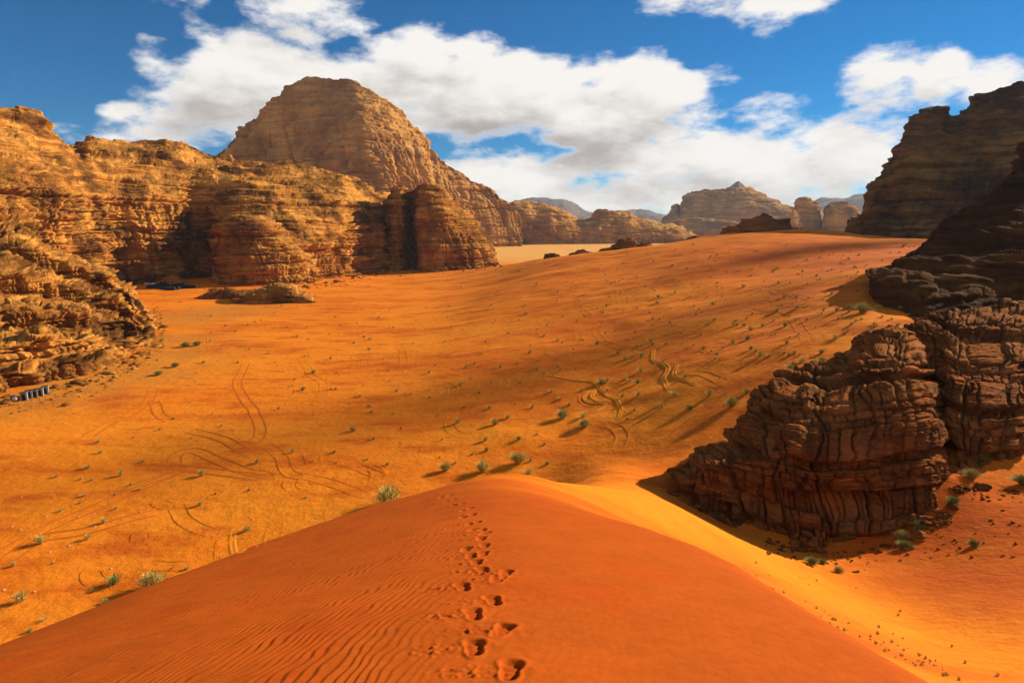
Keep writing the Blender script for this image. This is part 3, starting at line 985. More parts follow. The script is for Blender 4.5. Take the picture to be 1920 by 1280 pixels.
# shaded slope below it
rock('cliff', [
    (1636, [(575, 108), (556, 110), (540, 113), (526, 118), (516, 124)]),
    (1660, [(592, 102), (565, 105), (538, 110), (515, 118), (496, 128)]),
    (1700, [(612, 96), (575, 100), (535, 108), (500, 119), (470, 134)]),
    (1740, [(640, 90), (585, 96), (530, 107), (487, 121), (448, 142)]),
    (1800, [(665, 88), (595, 95), (520, 108), (455, 128), (398, 155)]),
    (1850, [(680, 87), (600, 95), (505, 110), (425, 135), (350, 165)]),
    (1920, [(690, 86), (600, 95), (485, 112), (370, 142), (262, 178)]),
    (2050, [(700, 85), (600, 95), (460, 114), (330, 145), (215, 185)]),
    (2300, [(700, 84), (600, 95), (450, 116), (320, 148), (190, 190)])],
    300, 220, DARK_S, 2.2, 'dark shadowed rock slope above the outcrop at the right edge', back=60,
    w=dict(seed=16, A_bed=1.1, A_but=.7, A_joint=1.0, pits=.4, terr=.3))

# ------------------------------------------------------------------ jointed outcrop on the right, block by block


def blocky(P, bw, bh, seed, joint=3.4, amp=1.0):
    """displace a sheet into jointed blocks; returns new P and the block id of each vertex"""
    N = grid_normals(P)
    N = N * np.sign(-(N[..., 0] * P[..., 0] + N[..., 1] * P[..., 1]).mean())
    x, y, z = P[..., 0], P[..., 1], P[..., 2]
    o = seed * 7.3
    sl = np.concatenate([np.zeros((1, P.shape[1])), np.cumsum(np.linalg.norm(np.diff(P, axis=0), axis=2), 0)], 0)
    wa = fbm(x / 4.5 + o, y / 4.5, z / 4.5, 4, .55)
    wb = fbm(x / 5.5, y / 5.5 + o, z / 5.5 + 3, 4, .55)
    H = arclen(P) + wa * .9 + .10 * z
    Zc = .30 * sl + .9 * z + wb * .7
    row_f = Zc / bh
    row_f = row_f + .55 * np.sin(row_f * 1.37 + o) + .2 * np.sin(row_f * .63)
    ri = np.floor(row_f).astype(int)
    rf = row_f - ri
    rr = RV[PERM[(ri + 77 + seed) & 4095]]
    col_f = H / (bw * (.55 + .9 * rr)) + rr * 13
    col_f = col_f + .42 * np.sin(col_f * 1.9 + rr * 9)
    ci = np.floor(col_f).astype(int)
    cf = col_f - ci
    rb = RV[hash3(ri & 4095, ci & 4095, ri * 0 + seed)]
    rb2 = RV[hash3(ci & 4095, ri & 4095, ri * 0 + seed + 5)]
    ex = np.minimum(cf, 1 - cf) * bw
    ez = np.minimum(rf, 1 - rf) * bh
    big = H / joint + .35 * wb
    bi = np.floor(big)
    bf = np.minimum(big - bi, 1 - (big - bi)) * joint
    rcol = RV[PERM[(bi.astype(int) + 31 * seed) & 4095]]
    D = (rb - .5) * .55 + (rcol - .5) * 1.1
    # each block has its own tilt, slightly worn shoulders, an undercut foot
    D = D + (rb2 - .5) * .55 * (cf - .5) + (rb - .5) * .5 * (rf - .5)
    D = D - .22 * np.clip(1 - (1 - rf) / .35, 0, 1) ** 2 - .26 * np.clip(1 - rf / .25, 0, 1) ** 2 - .12 * np.clip(1 - ex / (.3 * bw), 0, 1) ** 2
    D = D - .60 * np.exp(-(ex / .055) ** 2) * (.25 + rb2) - .35 * np.exp(-(ez / .05) ** 2) * (.3 + rr)
    D = D - .7 * np.exp(-(bf / .12) ** 2)
    # whole beds stand back and leave overhangs above them
    back = sstep(rr, .30, .22)
    D = D - .95 * back + .4 * sstep(rr, .74, .8)
    # thinner bedding inside the blocks, cracks, crumbled patches
    D = D + .13 * ledges(Zc / (bh * .30) + rb * 3, H / bw * .9, 900 + seed)
    crumb = np.clip(fbm(x / 3.2 + 9, y / 3.2, z / 3.2, 3) * 1.6 + .25, 0, 1)
    fb = fbm(x / .8 + o, y / .8, z / .45, 5, .7)
    D = D + (.16 + .34 * crumb) * fb + .9 * fbm(x / 6, y / 6, z / 7 + o, 2)
    rg = 1 - np.abs(pn(x / .8, y / .8 + o, z / .8)) * 3
    D = D - .16 * crumb * np.clip(rg, 0, 1) ** 3
    d = N.copy()
    d[..., 2] *= .5
    d /= np.linalg.norm(d, axis=-1, keepdims=True) + 1e-9
    return P + d * (D * amp)[..., None], ri * 4000 + ci


def outcrop(name, cols, nu, nv, mat, bw, bh, seed, label, nmax=150, back=16.0, amp=1.0):
    P = sheet([(px, [(py, Y * .89) for py, Y in rows]) for px, rows in cols], nu, nv, back, 24, drop=2.0)
    P, ids = blocky(P, bw, bh, seed, amp=amp)
    nr, nc, _ = P.shape
    Q = grid_quads(nr, nc)
    V = P.reshape(-1, 3)
    N = grid_normals(P).reshape(-1, 3)
    g0 = ids[:-1, :-1]
    lab = np.arange(g0.size).reshape(g0.shape)
    same_r = g0[:, 1:] == g0[:, :-1]
    same_d = g0[1:] == g0[:-1]
    for _ in range(4000):
        l2 = lab.copy()
        l2[:, 1:] = np.where(same_r, np.minimum(l2[:, 1:], l2[:, :-1]), l2[:, 1:])
        l2[:, :-1] = np.where(same_r, np.minimum(l2[:, 1:], l2[:, :-1]), l2[:, :-1])
        l2[1:] = np.where(same_d, np.minimum(l2[1:], l2[:-1]), l2[1:])
        l2[:-1] = np.where(same_d, np.minimum(l2[1:], l2[:-1]), l2[:-1])
        if (l2 == lab).all():
            break
        lab = l2
    fid = lab.reshape(-1)
    c = V[Q].mean(1)
    area = .5 * np.linalg.norm(np.cross(V[Q[:, 2]] - V[Q[:, 0]], V[Q[:, 3]] - V[Q[:, 1]]), axis=1)
    dpt = c[:, 1] * CP - (c[:, 2] - CZ) * SP
    px = 960 + F * c[:, 0] / dpt
    py = 640 - F * ((c[:, 2] - CZ) * CP + c[:, 1] * SP) / dpt
    front = (np.arange(len(Q)) // (nc - 1)) < nv - 2
    vis = front & (px > 0) & (px < 1920) & (py < 1280)
    root = empty(name, tuple(V[nc // 2]))
    tag(root, label, 'rock')
    u, inv = np.unique(fid, return_inverse=True)
    score = np.bincount(inv, area * vis, len(u))
    cnt = np.bincount(inv, None, len(u))
    score[cnt < 30] = 0
    keep = [k for k in np.argsort(-score)[:nmax] if score[k] > 0]
    kset = np.zeros(len(u), bool)
    kset[keep] = True
    order = np.argsort(inv, kind='stable')
    bounds = np.searchsorted(inv[order], np.arange(len(u) + 1))
    off = np.array(root.location)

    def part(nm, sel):
        q = Q[sel]
        used, iv = np.unique(q, return_inverse=True)
        nrm = N[used]
        return make_mesh(nm, V[used] - off, iv.reshape(-1, 4), mat, True, None, None, True, root)
    for k in keep:
        part('rock_block', order[bounds[k]:bounds[k + 1]])
    rest = part('rock_core', np.nonzero(~kset[inv])[0])
    rest['kind'] = 'stuff'
    return root


outcrop('rock_outcrop', [
    (1256, [(925, 56.2), (919, 56.4), (914, 56.6), (909, 57), (904, 57.5), (900, 58)]),
    (1272, [(936, 55), (922, 55.3), (908, 55.4), (894, 56), (880, 57.5), (874, 60)]),
    (1290, [(948, 53.5), (928, 54.5), (905, 54.3), (882, 55), (870, 58), (864, 62)]),
    (1340, [(968, 51), (938, 53), (915, 53), (872, 54), (854, 58), (846, 63)]),
    (1382, [(990, 48.8), (944, 51.8), (920, 51.8), (864, 53.3), (842, 57), (812, 61)]),
    (1400, [(997, 48.2), (946, 51.3), (920, 51.3), (860, 53), (834, 57), (768, 63)]),
    (1430, [(1008, 47.2), (950, 50.5), (920, 50.5), (855, 52), (825, 56), (720, 67)]),
    (1490, [(1020, 45.8), (955, 49.5), (915, 49.5), (850, 51), (800, 55), (700, 69)]),
    (1550, [(1030, 44.8), (950, 49), (905, 49), (850, 50.5), (780, 55), (674, 71)]),
    (1592, [(1030, 44.8), (945, 48.6), (897, 49), (842, 50.5), (762, 55), (656, 72.5)]),
    (1618, [(1027, 44.8), (940, 48.5), (890, 49.2), (830, 50.8), (745, 56), (626, 74)]),
    (1650, [(1020, 44.9), (935, 48.5), (880, 49.5), (812, 51.5), (722, 57), (604, 75)]),
    (1685, [(1006, 45.4), (922, 48.5), (862, 50), (792, 52), (706, 58), (602, 75)]),
    (1715, [(990, 46), (908, 48.8), (853, 50.3), (785, 52.5), (710, 58), (625, 72)]),
    (1740, [(978, 46.2), (900, 49), (856, 50.5), (795, 53), (740, 58), (680, 67)]),
    (1770, [(965, 46.5), (905, 49.5), (872, 51), (832, 54), (795, 58), (760, 63)]),
    (1794, [(905, 51), (895, 52), (885, 53), (876, 55), (868, 57), (858, 60)])],
    460, 360, DARK_N, .95, 1.05, 21, 'big dark brown jointed rock outcrop beside the dune foot on the right', 290, 14.0, .74)

outcrop('rock_outcrop', [
    (1700, [(690, 77), (672, 78), (655, 79), (640, 81), (626, 83), (612, 86)]),
    (1730, [(760, 66), (725, 68), (690, 70), (655, 74), (625, 79), (598, 86)]),
    (1765, [(810, 61), (770, 63), (720, 66), (665, 71), (622, 77), (588, 86)]),
    (1790, [(885, 52.5), (835, 55.5), (765, 60), (692, 66), (630, 74), (582, 87)]),
    (1850, [(912, 51), (855, 53.5), (785, 57.5), (703, 65), (630, 74), (577, 89)]),
    (1920, [(915, 52), (855, 54.5), (785, 58.5), (702, 66), (622, 76), (565, 93)]),
    (2020, [(910, 53), (850, 56), (780, 60), (695, 67), (610, 78), (545, 97)]),
    (2160, [(905, 54), (840, 57), (770, 61), (685, 69), (595, 80), (520, 101)])],
    300, 270, DARK_N, 1.2, 1.3, 22, 'dark rock buttress behind the jointed outcrop at the right edge', 200, 18.0, .8)

# ------------------------------------------------------------------ smaller rocks standing in the sand


def small_rock(name, pts, base, Y0, Y1, nu, nv, mat, S, label, back=8.0, seed=30, **w):
    P = sheet(skyline(pts, base, Y0, Y1), nu, nv, back, 10, floor=-1, drop=1.5 * S)
    ww = dict(seed=seed, A_bed=1.0, A_but=.5, A_joint=.6, pits=.4)
    ww.update(w)
    P, _ = weather(P, S, **ww)
    nr, nc, _ = P.shape
    o = make_mesh(name, P.reshape(-1, 3), grid_quads(nr, nc), mat)
    tag(o, label, 'rock')
    return o


small_rock('rock_hill', [(1362, 436), (1372, 428), (1390, 418), (1402, 409), (1420, 402), (1440, 402), (1455, 408), (1470, 414), (1482, 422), (1498, 432)], 441, 352, 372, 130, 60, REDHILL, 2.2,
           'dark red layered rock hump on the sandy skyline', 25, 31, A_bed=1.2)
small_rock('boulder', [(1118, 468), (1140, 462), (1150, 456), (1162, 450), (1180, 447), (1190, 449), (1196, 454), (1205, 451), (1222, 453), (1230, 459), (1233, 468)], 472, 352, 358, 110, 36, REDHILL, 1.5,
           'dark flat rock on the sand crest in front of the far plain', 9, 32)
small_rock('boulder', [(1018, 486), (1022, 475), (1032, 472), (1042, 475), (1052, 481), (1056, 487)], 490, 360, 363, 50, 24, REDHILL, 1.0,
           'small square boulder left of the low rocks on the crest', 5, 33)
small_rock('boulder', [(1055, 492), (1068, 478), (1080, 471), (1095, 470), (1108, 474), (1118, 482), (1124, 490)], 492, 356, 361, 70, 24, REDHILL, 1.0,
           'low crumbling rock between the square boulder and the flat rock', 5, 34)
small_rock('boulder', [(1262, 458), (1275, 450), (1290, 445), (1306, 442), (1325, 444), (1345, 440), (1352, 444), (1362, 450)], 460, 348, 354, 80, 26, REDHILL, 1.0,
           'low dark ledge of rock left of the red rock hump', 6, 35)
small_rock('boulder', [(1345, 446), (1356, 430), (1368, 424), (1380, 426), (1392, 436)], 447, 349, 353, 50, 24, REDHILL, 1.2,
           'dark stub of rock touching the left foot of the red hump', 6, 36)
small_rock('rock_ledge', [(432, 560), (445, 548), (470, 543), (500, 537), (520, 533), (545, 535), (562, 541), (576, 548), (590, 556)], 562, 246, 262, 150, 50, REDROCK, 1.3,
           'flat brown rock ledge lying on sand before the left cliff', 12, 37, A_bed=1.3)
small_rock('rock_ledge', [(372, 560), (390, 549), (410, 546), (432, 545), (450, 549), (466, 556)], 560, 262, 270, 90, 30, REDROCK, 1.0,
           'thin rock shelf left of the flat brown ledge', 9, 38)
small_rock('rubble_mound', [(284, 534), (295, 526), (308, 518), (322, 513), (335, 517), (345, 524), (358, 531)], 536, 326, 334, 90, 40, REDROCK, .7,
           'cone of brown rubble against the cliff behind the dark tents', 6, 39, A_bed=.2)
small_rock('rock_ledge', [(88, 748), (98, 740), (112, 738), (128, 741), (140, 747)], 750, 104, 106, 50, 20, GOLD_N, .5,
           'low rock shelf right of the grey cabins', 3, 41)

# ------------------------------------------------------------------ tyre tracks pressed into the sand
M_TRACK = plain('loose_sand', (.76, .245, .015), .95, .05, .10, 3.0)
M_TRACK_R = plain('loose_red_sand', (.58, .13, .010), .95, .05, .10, 3.0)


def track(pts, width=1.6, rut=.32, height=.03, mat=None, lanes=2, seed=0):
    P = [hit(*p) for p in pts]
    P = np.array([p for p in P if p is not None])
    if len(P) < 2:
        return
    seg = np.linalg.norm(np.diff(P[:, :2], axis=0), axis=1)
    n = int(np.clip(seg.sum() / .6, 16, 260))
    c = catmull(P, n * 2, 0)
    d = np.concatenate([[0], np.cumsum(np.linalg.norm(np.diff(c[:, :2], axis=0), axis=1))])
    s_ = np.linspace(0, d[-1], n)
    cx, cy = np.interp(s_, d, c[:, 0]), np.interp(s_, d, c[:, 1])
    wob = fbm(s_ / 7, s_ * 0 + seed, s_ * 0, 2) * .5
    tx, ty = np.gradient(cx), np.gradient(cy)
    l = np.hypot(tx, ty) + 1e-9
    nx, ny = ty / l, -tx / l
    Vs, Qs, base = [], [], 0
    prof = [(-.5, -.03), (-.32, 1.0), (-.12, .15), (.12, .15), (.32, 1.0), (.5, -.03)]
    for k in range(lanes):
        off = (k - (lanes - 1) / 2) * width + wob
        ends = np.sin(np.linspace(0.0, math.pi, n)) ** .35
        for u, hh in prof:
            X = cx + nx * (off + u * rut * (.8 + .3 * RV[(seed * 7 + k) & 4095]))
            Yy = cy + ny * (off + u * rut)
            Z = ground(X, Yy) + .03 + hh * height * ends * (.7 + .6 * pn(s_ / 1.3, s_ * 0 + k, s_ * 0 + u)) - (1 - ends) * .05
            Vs.append(np.stack([X, Yy, Z], -1))
        Qs.append(grid_quads(len(prof), n) + base)
        base += len(prof) * n
    o = make_mesh('tyre_track', np.concatenate(Vs), np.concatenate(Qs), mat or M_SAND)
    tag(o, kind='structure')


def crop(ox, oy, sc, pts):
    return [(ox + x / sc, oy + y / sc) for x, y in pts]


T4 = lambda *p: crop(160, 560, 3.368, p)
T5 = lambda *p: crop(0, 880, 3.2, p)
T6 = lambda *p: crop(680, 560, 3.368, p)
T7 = lambda *p: crop(1100, 420, 3.2, p)
TRACKS = [
    (T4((1020, 400), (965, 520), (985, 600), (1060, 700), (1100, 790), (1095, 880), (1000, 940), (820, 1000), (600, 1090), (330, 1180), (180, 1270)), 1),
    (T4((1370, 30), (1150, 110), (980, 190), (850, 290), (730, 380), (560, 460), (420, 510), (200, 560)), 0),
    (T4((1300, 60), (1080, 150), (900, 260), (760, 370), (600, 440)), 0),
    (T4((430, 570), (400, 640), (300, 720), (150, 790), (0, 880)), 1),
    (T4((430, 640), (470, 720), (540, 780)), 1),
    (T4((745, 190), (748, 330), (690, 390)), 0),
    (T4((985, 250), (930, 310), (880, 360)), 0),
    (T4((1840, 210), (1800, 320), (1720, 380), (1690, 470), (1680, 530)), 0),
    (T4((1790, 300), (1770, 400), (1760, 500)), 0),
    (T4((1350, 350), (1420, 470), (1510, 540), (1490, 640), (1440, 700)), 0),
    (T4((1300, 560), (1360, 540), (1310, 650), (1300, 690)), 0),
    (T4((650, 830), (780, 860), (900, 900), (1090, 1000)), 1),
    (T4((560, 1060), (590, 980), (700, 960), (850, 1020), (1000, 1080), (1200, 1130)), 1),
    (T4((1100, 900), (1250, 1000), (1290, 1100), (1450, 1130), (1600, 1180), (1850, 1260)), 0),
    (T4((1330, 960), (1340, 1020), (1380, 1060), (1440, 1030), (1430, 960)), 0),
    (T4((1330, 1200), (1290, 1170), (1330, 1130), (1420, 1120)), 0),
    (T4((1420, 1200), (1380, 1170), (1440, 1140), (1600, 1150)), 0),
    (T4((1690, 1050), (1780, 1080), (1850, 1110), (1820, 1160)), 0),
    (T4((460, 1050), (700, 1080), (900, 1100), (1150, 1130)), 1),
    (T5((0, 510), (250, 370), (560, 230), (850, 110), (1050, 30)), 1),
    (T5((0, 580), (230, 420), (520, 370), (800, 290), (950, 250)), 1),
    (T5((1050, 200), (1080, 280), (1180, 340), (1300, 370)), 0),
    (T5((980, 170), (970, 200), (1030, 220)), 0),
    (T5((1352, 530), (1362, 450), (1420, 380)), 0),
    (T5((1520, 470), (1640, 400), (1790, 320)), 0),
    (T5((1210, 500), (1330, 430), (1420, 390), (1560, 380)), 0),
    (T5((600, 680), (560, 640), (580, 590), (650, 580)), 0),
    (T5((860, 570), (1000, 580), (1150, 570)), 0),
    (T5((850, 430), (860, 380), (900, 350)), 0),
    (T6((1530, 130), (1490, 200), (1510, 260), (1600, 300), (1690, 310), (1690, 350)), 0),
    (T6((1440, 570), (1398, 620), (1420, 660), (1500, 675), (1560, 650)), 0),
    (T6((860, 490), (905, 520), (880, 550)), 0),
    (T6((920, 490), (960, 530), (930, 560)), 0),
    (T6((560, 700), (552, 790), (600, 850), (700, 870)), 0),
    (T6((490, 520), (570, 560), (560, 620)), 0),
    (T6((1500, 780), (1600, 810), (1640, 870), (1600, 950)), 0),
    (T6((640, 850), (760, 800), (900, 760), (1000, 700)), 0),
    (T6((400, 1000), (400, 940), (470, 890), (620, 880)), 0),
    (T6((0, 1080), (60, 1070), (110, 1110), (60, 1180)), 0),
    (T6((230, 270), (260, 360), (250, 460)), 0),
    (T6((1360, 60), (1430, 110), (1400, 60), (1450, 20)), 0),
    (T6((1360, 170), (1370, 280)), 0),
    (T6((1280, 460), (1400, 400), (1530, 320)), 0),
    (T7((400, 1290), (640, 1100), (900, 880), (1150, 740), (1400, 630), (1620, 510)), 0),
    (T7((440, 1290), (690, 1100), (950, 900), (1190, 750), (1430, 640), (1640, 530)), 0),
    (T7((340, 1280), (560, 1130), (760, 980), (980, 820), (1180, 700)), 0),
    (T7((500, 1290), (740, 1110), (1010, 910), (1250, 770)), 1),
    (T7((1090, 740), (1170, 745), (1090, 860), (1040, 890)), 0),
    (T7((1250, 560), (1300, 660), (1340, 730)), 0),
    (T7((180, 350), (200, 470), (212, 545), (260, 545)), 0),
    (T7((90, 580), (60, 650), (130, 720), (270, 760), (265, 800)), 0),
    (T7((940, 420), (1100, 480), (1300, 490), (1400, 440), (1480, 370)), 0),
    (T7((1080, 390), (1250, 430), (1380, 480)), 1),
    (T7((820, 470), (1000, 520), (1150, 540), (1270, 580)), 0),
    (T7((450, 390), (470, 350), (520, 350)), 0),
    (T7((600, 890), (720, 900), (800, 940), (830, 960)), 0),
    (T7((790, 340), (810, 400)), 0),
]
for k, (pts, red_) in enumerate(TRACKS):
    track(pts, mat=M_TRACK_R if red_ else M_SAND, seed=k)
# single bold furrows
for k, pts in enumerate([T6((960, 470), (1300, 510), (1460, 530), (1500, 580), (1600, 640), (1625, 700), (1605, 775)),
                         T7((400, 750), (398, 810), (490, 860), (460, 930), (495, 1000)),
                         T7((540, 840), (520, 900), (560, 930), (670, 970)),
                         T6((1440, 575), (1400, 625), (1440, 660), (1530, 670), (1470, 712)),
                         T6((1470, 565), (1440, 620), (1500, 650), (1570, 655)),
                         T6((1835, 320), (1830, 380), (1860, 415)),
                         T5((1400, 515), (1395, 450), (1450, 390))]):
    track(pts, lanes=1, rut=.8, height=.12, mat=M_TRACK, seed=60 + k)

# ------------------------------------------------------------------ shrubs


def shrub_mesh(name, seed, blades, h, r, mat, droop=.35, wid=.018):
    rs = np.random.RandomState(seed)
    V, Q = [], []
    for k in range(blades):
        a = rs.uniform(0, 2 * math.pi)
        lean = rs.beta(1.3, 1.6)
        ln = h * rs.uniform(.55, 1.08) * (1 - .25 * lean)
        b = np.array([math.cos(a), math.sin(a), 0]) * rs.uniform(0, .28) * r
        dv = np.array([math.cos(a + rs.normal(0, .4)), math.sin(a + rs.normal(0, .4)), 0])
        sd = np.array([-dv[1], dv[0], 0]) * wid * rs.uniform(.7, 1.5)
        base = len(V)
        for j, f in enumerate((0, .4, .75, 1.0)):
            c = b + dv * r * lean * (f ** 1.3) * 1.1 + np.array([0, 0, ln * (f - droop * lean * f * f * .6)])
            c = c + rs.normal(0, .012, 3) * f
            w = sd * (1 - .55 * f) * (1.0 if j else .6)
            V += [c - w, c + w]
        for j in range(3):
            Q.append([base + 2 * j, base + 2 * j + 1, base + 2 * j + 3, base + 2 * j + 2])
        # short side twigs
        for q in range(2):
            f = rs.uniform(.4, .95)
            c = b + dv * r * lean * (f ** 1.3) * 1.1 + np.array([0, 0, ln * (f - droop * lean * f * f * .6)])
            e = c + rs.normal(0, .10, 3) * h + np.array([0, 0, .07 * h])
            sd2 = rs.normal(0, 1, 3)
            sd2 = sd2 / np.linalg.norm(sd2) * wid * .9
            base2 = len(V)
            V += [c - sd2, c + sd2, e + sd2 * .4, e - sd2 * .4]
            Q.append([base2, base2 + 1, base2 + 2, base2 + 3])
    return make_mesh(name, np.array(V), np.array(Q), mat, False, link=False)


def stem_mesh(name, seed, n, h, r, mat):
    rs = np.random.RandomState(seed)
    V, Q = [], []
    for k in range(n):
        a = rs.uniform(0, 2 * math.pi)
        tip = np.array([math.cos(a) * r * .55, math.sin(a) * r * .55, h * rs.uniform(.35, .6)])
        base = len(V)
        for f, w in ((0, .03), (.5, .02), (1, .008)):
            c = tip * f * np.array([f ** .3, f ** .3, 1]) + np.array([0, 0, -.05 if f == 0 else 0])
            for q in range(4):
                V.append(c + np.array([math.cos(q * 1.57), math.sin(q * 1.57), 0]) * w)
        for j in range(2):
            for q in range(4):
                Q.append([base + j * 4 + q, base + j * 4 + (q + 1) % 4, base + j * 4 + 4 + (q + 1) % 4, base + j * 4 + 4 + q])
    return make_mesh(name, np.array(V), np.array(Q), mat, True, link=False)


M_DRY = plain('dry_shrub', (.55, .43, .11), .9, .1, .35, 8.0)
M_OLIVE = plain('olive_shrub', (.43, .36, .10), .9, .1, .35, 8.0)
M_GREEN = plain('green_shrub', (.25, .255, .06), .85, .1, .35, 8.0)
M_STEM = plain('woody_stem', (.16, .09, .04), .9, .1, .2, 12.0)
SHRUBS = [shrub_mesh('shrub', 11, 110, .80, .55, M_OLIVE), shrub_mesh('shrub', 12, 90, .62, .62, M_DRY), shrub_mesh('shrub', 13, 120, .95, .50, M_DRY), shrub_mesh('shrub', 14, 100, .70, .60, M_GREEN)]
BIG = [shrub_mesh('foliage', 21, 420, 1.0, .72, M_DRY, wid=.014), shrub_mesh('foliage', 22, 420, .9, .78, M_OLIVE, wid=.014), shrub_mesh('foliage', 23, 460, .85, .75, M_GREEN, wid=.016)]
STEMS = stem_mesh('stem', 5, 9, .9, .7, M_STEM)

# the ones that stand out, each with its own words: photo place, height in photo pixels, kind, label
SPECIAL = [
    (727, 944, 40, 0, 'large pale yellow green shrub right behind the left slope of the dune'),
    (286, 1103, 34, 0, 'pale bushy shrub peeping over the lower left dune edge'),
    (1356, 848, 30, 2, 'dark green shrub in shadow beside the outcrop left end'),
    (1617, 586, 22, 1, 'round grey green shrub at the mouth of the shaded bay below the slope'),
    (906, 884, 26, 0, 'tall yellow shrub on the plain just above the dune tip'),
    (972, 868, 26, 0, 'upright yellow green shrub right of the tall one above the dune tip'),
    (835, 882, 20, 0, 'pale shrub left of the two tall ones above the dune tip'),
    (1055, 783, 22, 1, 'dense olive shrub with a long shadow left of the looping tracks'),
    (1096, 800, 20, 1, 'olive shrub just right below the shrub near the looping tracks'),
    (1372, 762, 24, 1, 'spreading olive shrub touching the shadow above the outcrop'),
    (1584, 1008, 18, 2, 'small deep green shrub at the bottom edge of the outcrop'),
    (1696, 1026, 16, 2, 'rounded green shrub on red sand below the outcrop right end'),
    (1690, 1008, 18, 1, 'wispy olive shrub just above the rounded green one'),
    (1717, 990, 18, 2, 'green shrub close to the outcrop lower right corner'),
    (1826, 1022, 12, 2, 'flat green shrub on red sand near the right edge'),
    (1788, 942, 14, 2, 'small green shrub under the cleft between the outcrop and buttress'),
    (1822, 896, 20, 1, 'broad yellow olive shrub on red sand under the buttress'),
    (1836, 862, 18, 2, 'bright green shrub on the foot of the buttress'),
    (1522, 1056, 16, 2, 'dark grass clump on the slope between dune and outcrop'),
    (1541, 1056, 12, 2, 'smaller clump right beside the dark grass clump below the outcrop'),
    (1572, 1072, 12, 1, 'single small shrub below the dark grass clumps'),
    (348, 650, 12, 2, 'green shrub on gravel beside the sandy track bend'),
    (369, 648, 12, 2, 'green shrub at the very edge of the sandy track bend'),
    (328, 688, 12, 2, 'dark green shrub below the gravel apron'),
    (297, 703, 11, 2, 'small dark green shrub furthest down the gravel edge'),
    (1918, 908, 20, 2, 'green shrub cut by the right edge of the picture'),
]
BUSH = T6((985, 890), (775, 895), (690, 985), (780, 960), (585, 1040), (1060, 1025), (1165, 1045), (1045, 1105), (1190, 590), (1250, 635), (1300, 675), (1070, 690), (915, 755), (835, 795), (800, 695), (735, 595), (640, 690), (425, 625), (265, 605), (415, 580), (680, 508), (810, 535), (385, 510), (420, 470), (160, 455), (130, 380), (745, 348), (705, 412), (870, 435), (1055, 345), (1230, 268), (1145, 237), (1330, 322), (1390, 267), (1400, 120), (1540, 45), (1735, 65), (1810, 90), (1830, 130), (1720, 215), (1535, 222), (1480, 290), (1610, 350), (1655, 385), (1760, 370), (1830, 292), (1755, 460), (1685, 520), (1735, 535), (1640, 620), (1740, 610), (1670, 765), (1545, 582), (1525, 537), (1715, 705), (1395, 748), (1375, 585), (1245, 457), (1200, 488), (1225, 387), (565, 197), (400, 192), (170, 177), (45, 122), (320, 287), (500, 893), (485, 1005), (240, 822), (70, 887), (195, 732), (55, 717), (35, 682), (600, 787), (1145, 922), (1100, 858), (30, 1015), (155, 1050))
BUSH += T4((505, 428), (600, 264), (450, 242), (395, 104), (860, 807), (735, 1118), (1030, 1213), (820, 1234), (660, 656), (690, 528), (700, 471), (745, 406), (830, 396), (960, 406), (950, 456), (950, 209), (1035, 321), (1165, 331), (1220, 459), (1215, 426), (1410, 359), (1395, 181), (1335, 241), (1270, 181), (1665, 151), (1715, 159), (1755, 213), (1695, 281), (1550, 381), (1440, 469), (1375, 576), (1580, 573), (1320, 513), (1660, 438), (1735, 351), (1735, 616), (1665, 666), (1780, 686), (1805, 722), (1220, 696), (1440, 728), (1690, 837), (1815, 892), (1310, 971), (1570, 972), (1435, 1024), (1585, 1037), (1765, 1032), (345, 826), (470, 829), (300, 881), (80, 909), (665, 886), (800, 729), (555, 761), (1085, 1036), (225, 1116), (285, 1176), (345, 1206), (35, 1151), (95, 976), (15, 1071), (365, 1031), (1390, 1256), (970, 886), (545, 85), (1240, 50), (1755, 70), (1700, 70))
BUSH += T5((1210, 42), (1490, 130), (1480, 370), (635, 800), (175, 975), (260, 905), (1120, 600), (1285, 150), (365, 250), (320, 565), (80, 580), (625, 320), (525, 418), (245, 445), (125, 790), (690, 152), (1200, 215), (1025, 599), (500, 162), (480, 202), (695, 238), (340, 47), (485, 62), (725, 40), (565, 732), (685, 685))
BUSH += T7((1615, 585), (1510, 570), (1490, 690), (1040, 795), (985, 750), (700, 750), (780, 785), (600, 700), (590, 920), (525, 1025), (735, 1030), (960, 1015), (620, 1112), (330, 885), (255, 945), (290, 1035), (215, 1045), (235, 1175), (125, 1003), (450, 1102), (400, 575), (385, 528), (300, 508), (290, 650), (115, 660), (120, 493), (245, 482), (235, 408), (280, 437), (765, 580), (755, 485), (645, 495), (655, 548), (960, 570), (880, 610), (1055, 613), (1120, 583), (1190, 613), (1140, 528), (1320, 578), (1370, 625), (1270, 665), (1200, 718), (1190, 773), (1240, 850), (1290, 830), (1410, 775), (1550, 660), (1500, 523), (1420, 523), (1325, 493), (1530, 383), (1620, 405), (1400, 337), (1290, 314), (1470, 277), (1120, 292), (1150, 267), (1320, 217), (1480, 177), (1410, 167), (1605, 262), (1240, 262), (530, 322), (300, 317), (195, 347), (400, 227), (530, 412), (590, 457), (430, 442), (1065, 343), (965, 692), (395, 728), (335, 805), (460, 828), (1220, 357), (1590, 605), (600, 272), (540, 307), (1750, 505), (1880, 510), (1690, 70), (1655, 75), (1900, 90))


def place_shrub(o, p, s, rs):
    o.location = (p[0], p[1], p[2] - .03)
    o.rotation_euler = (rs.normal(0, .05), rs.normal(0, .05), rs.uniform(0, 6.28))
    o.scale = (s * rs.uniform(.9, 1.25), s * rs.uniform(.9, 1.25), s)


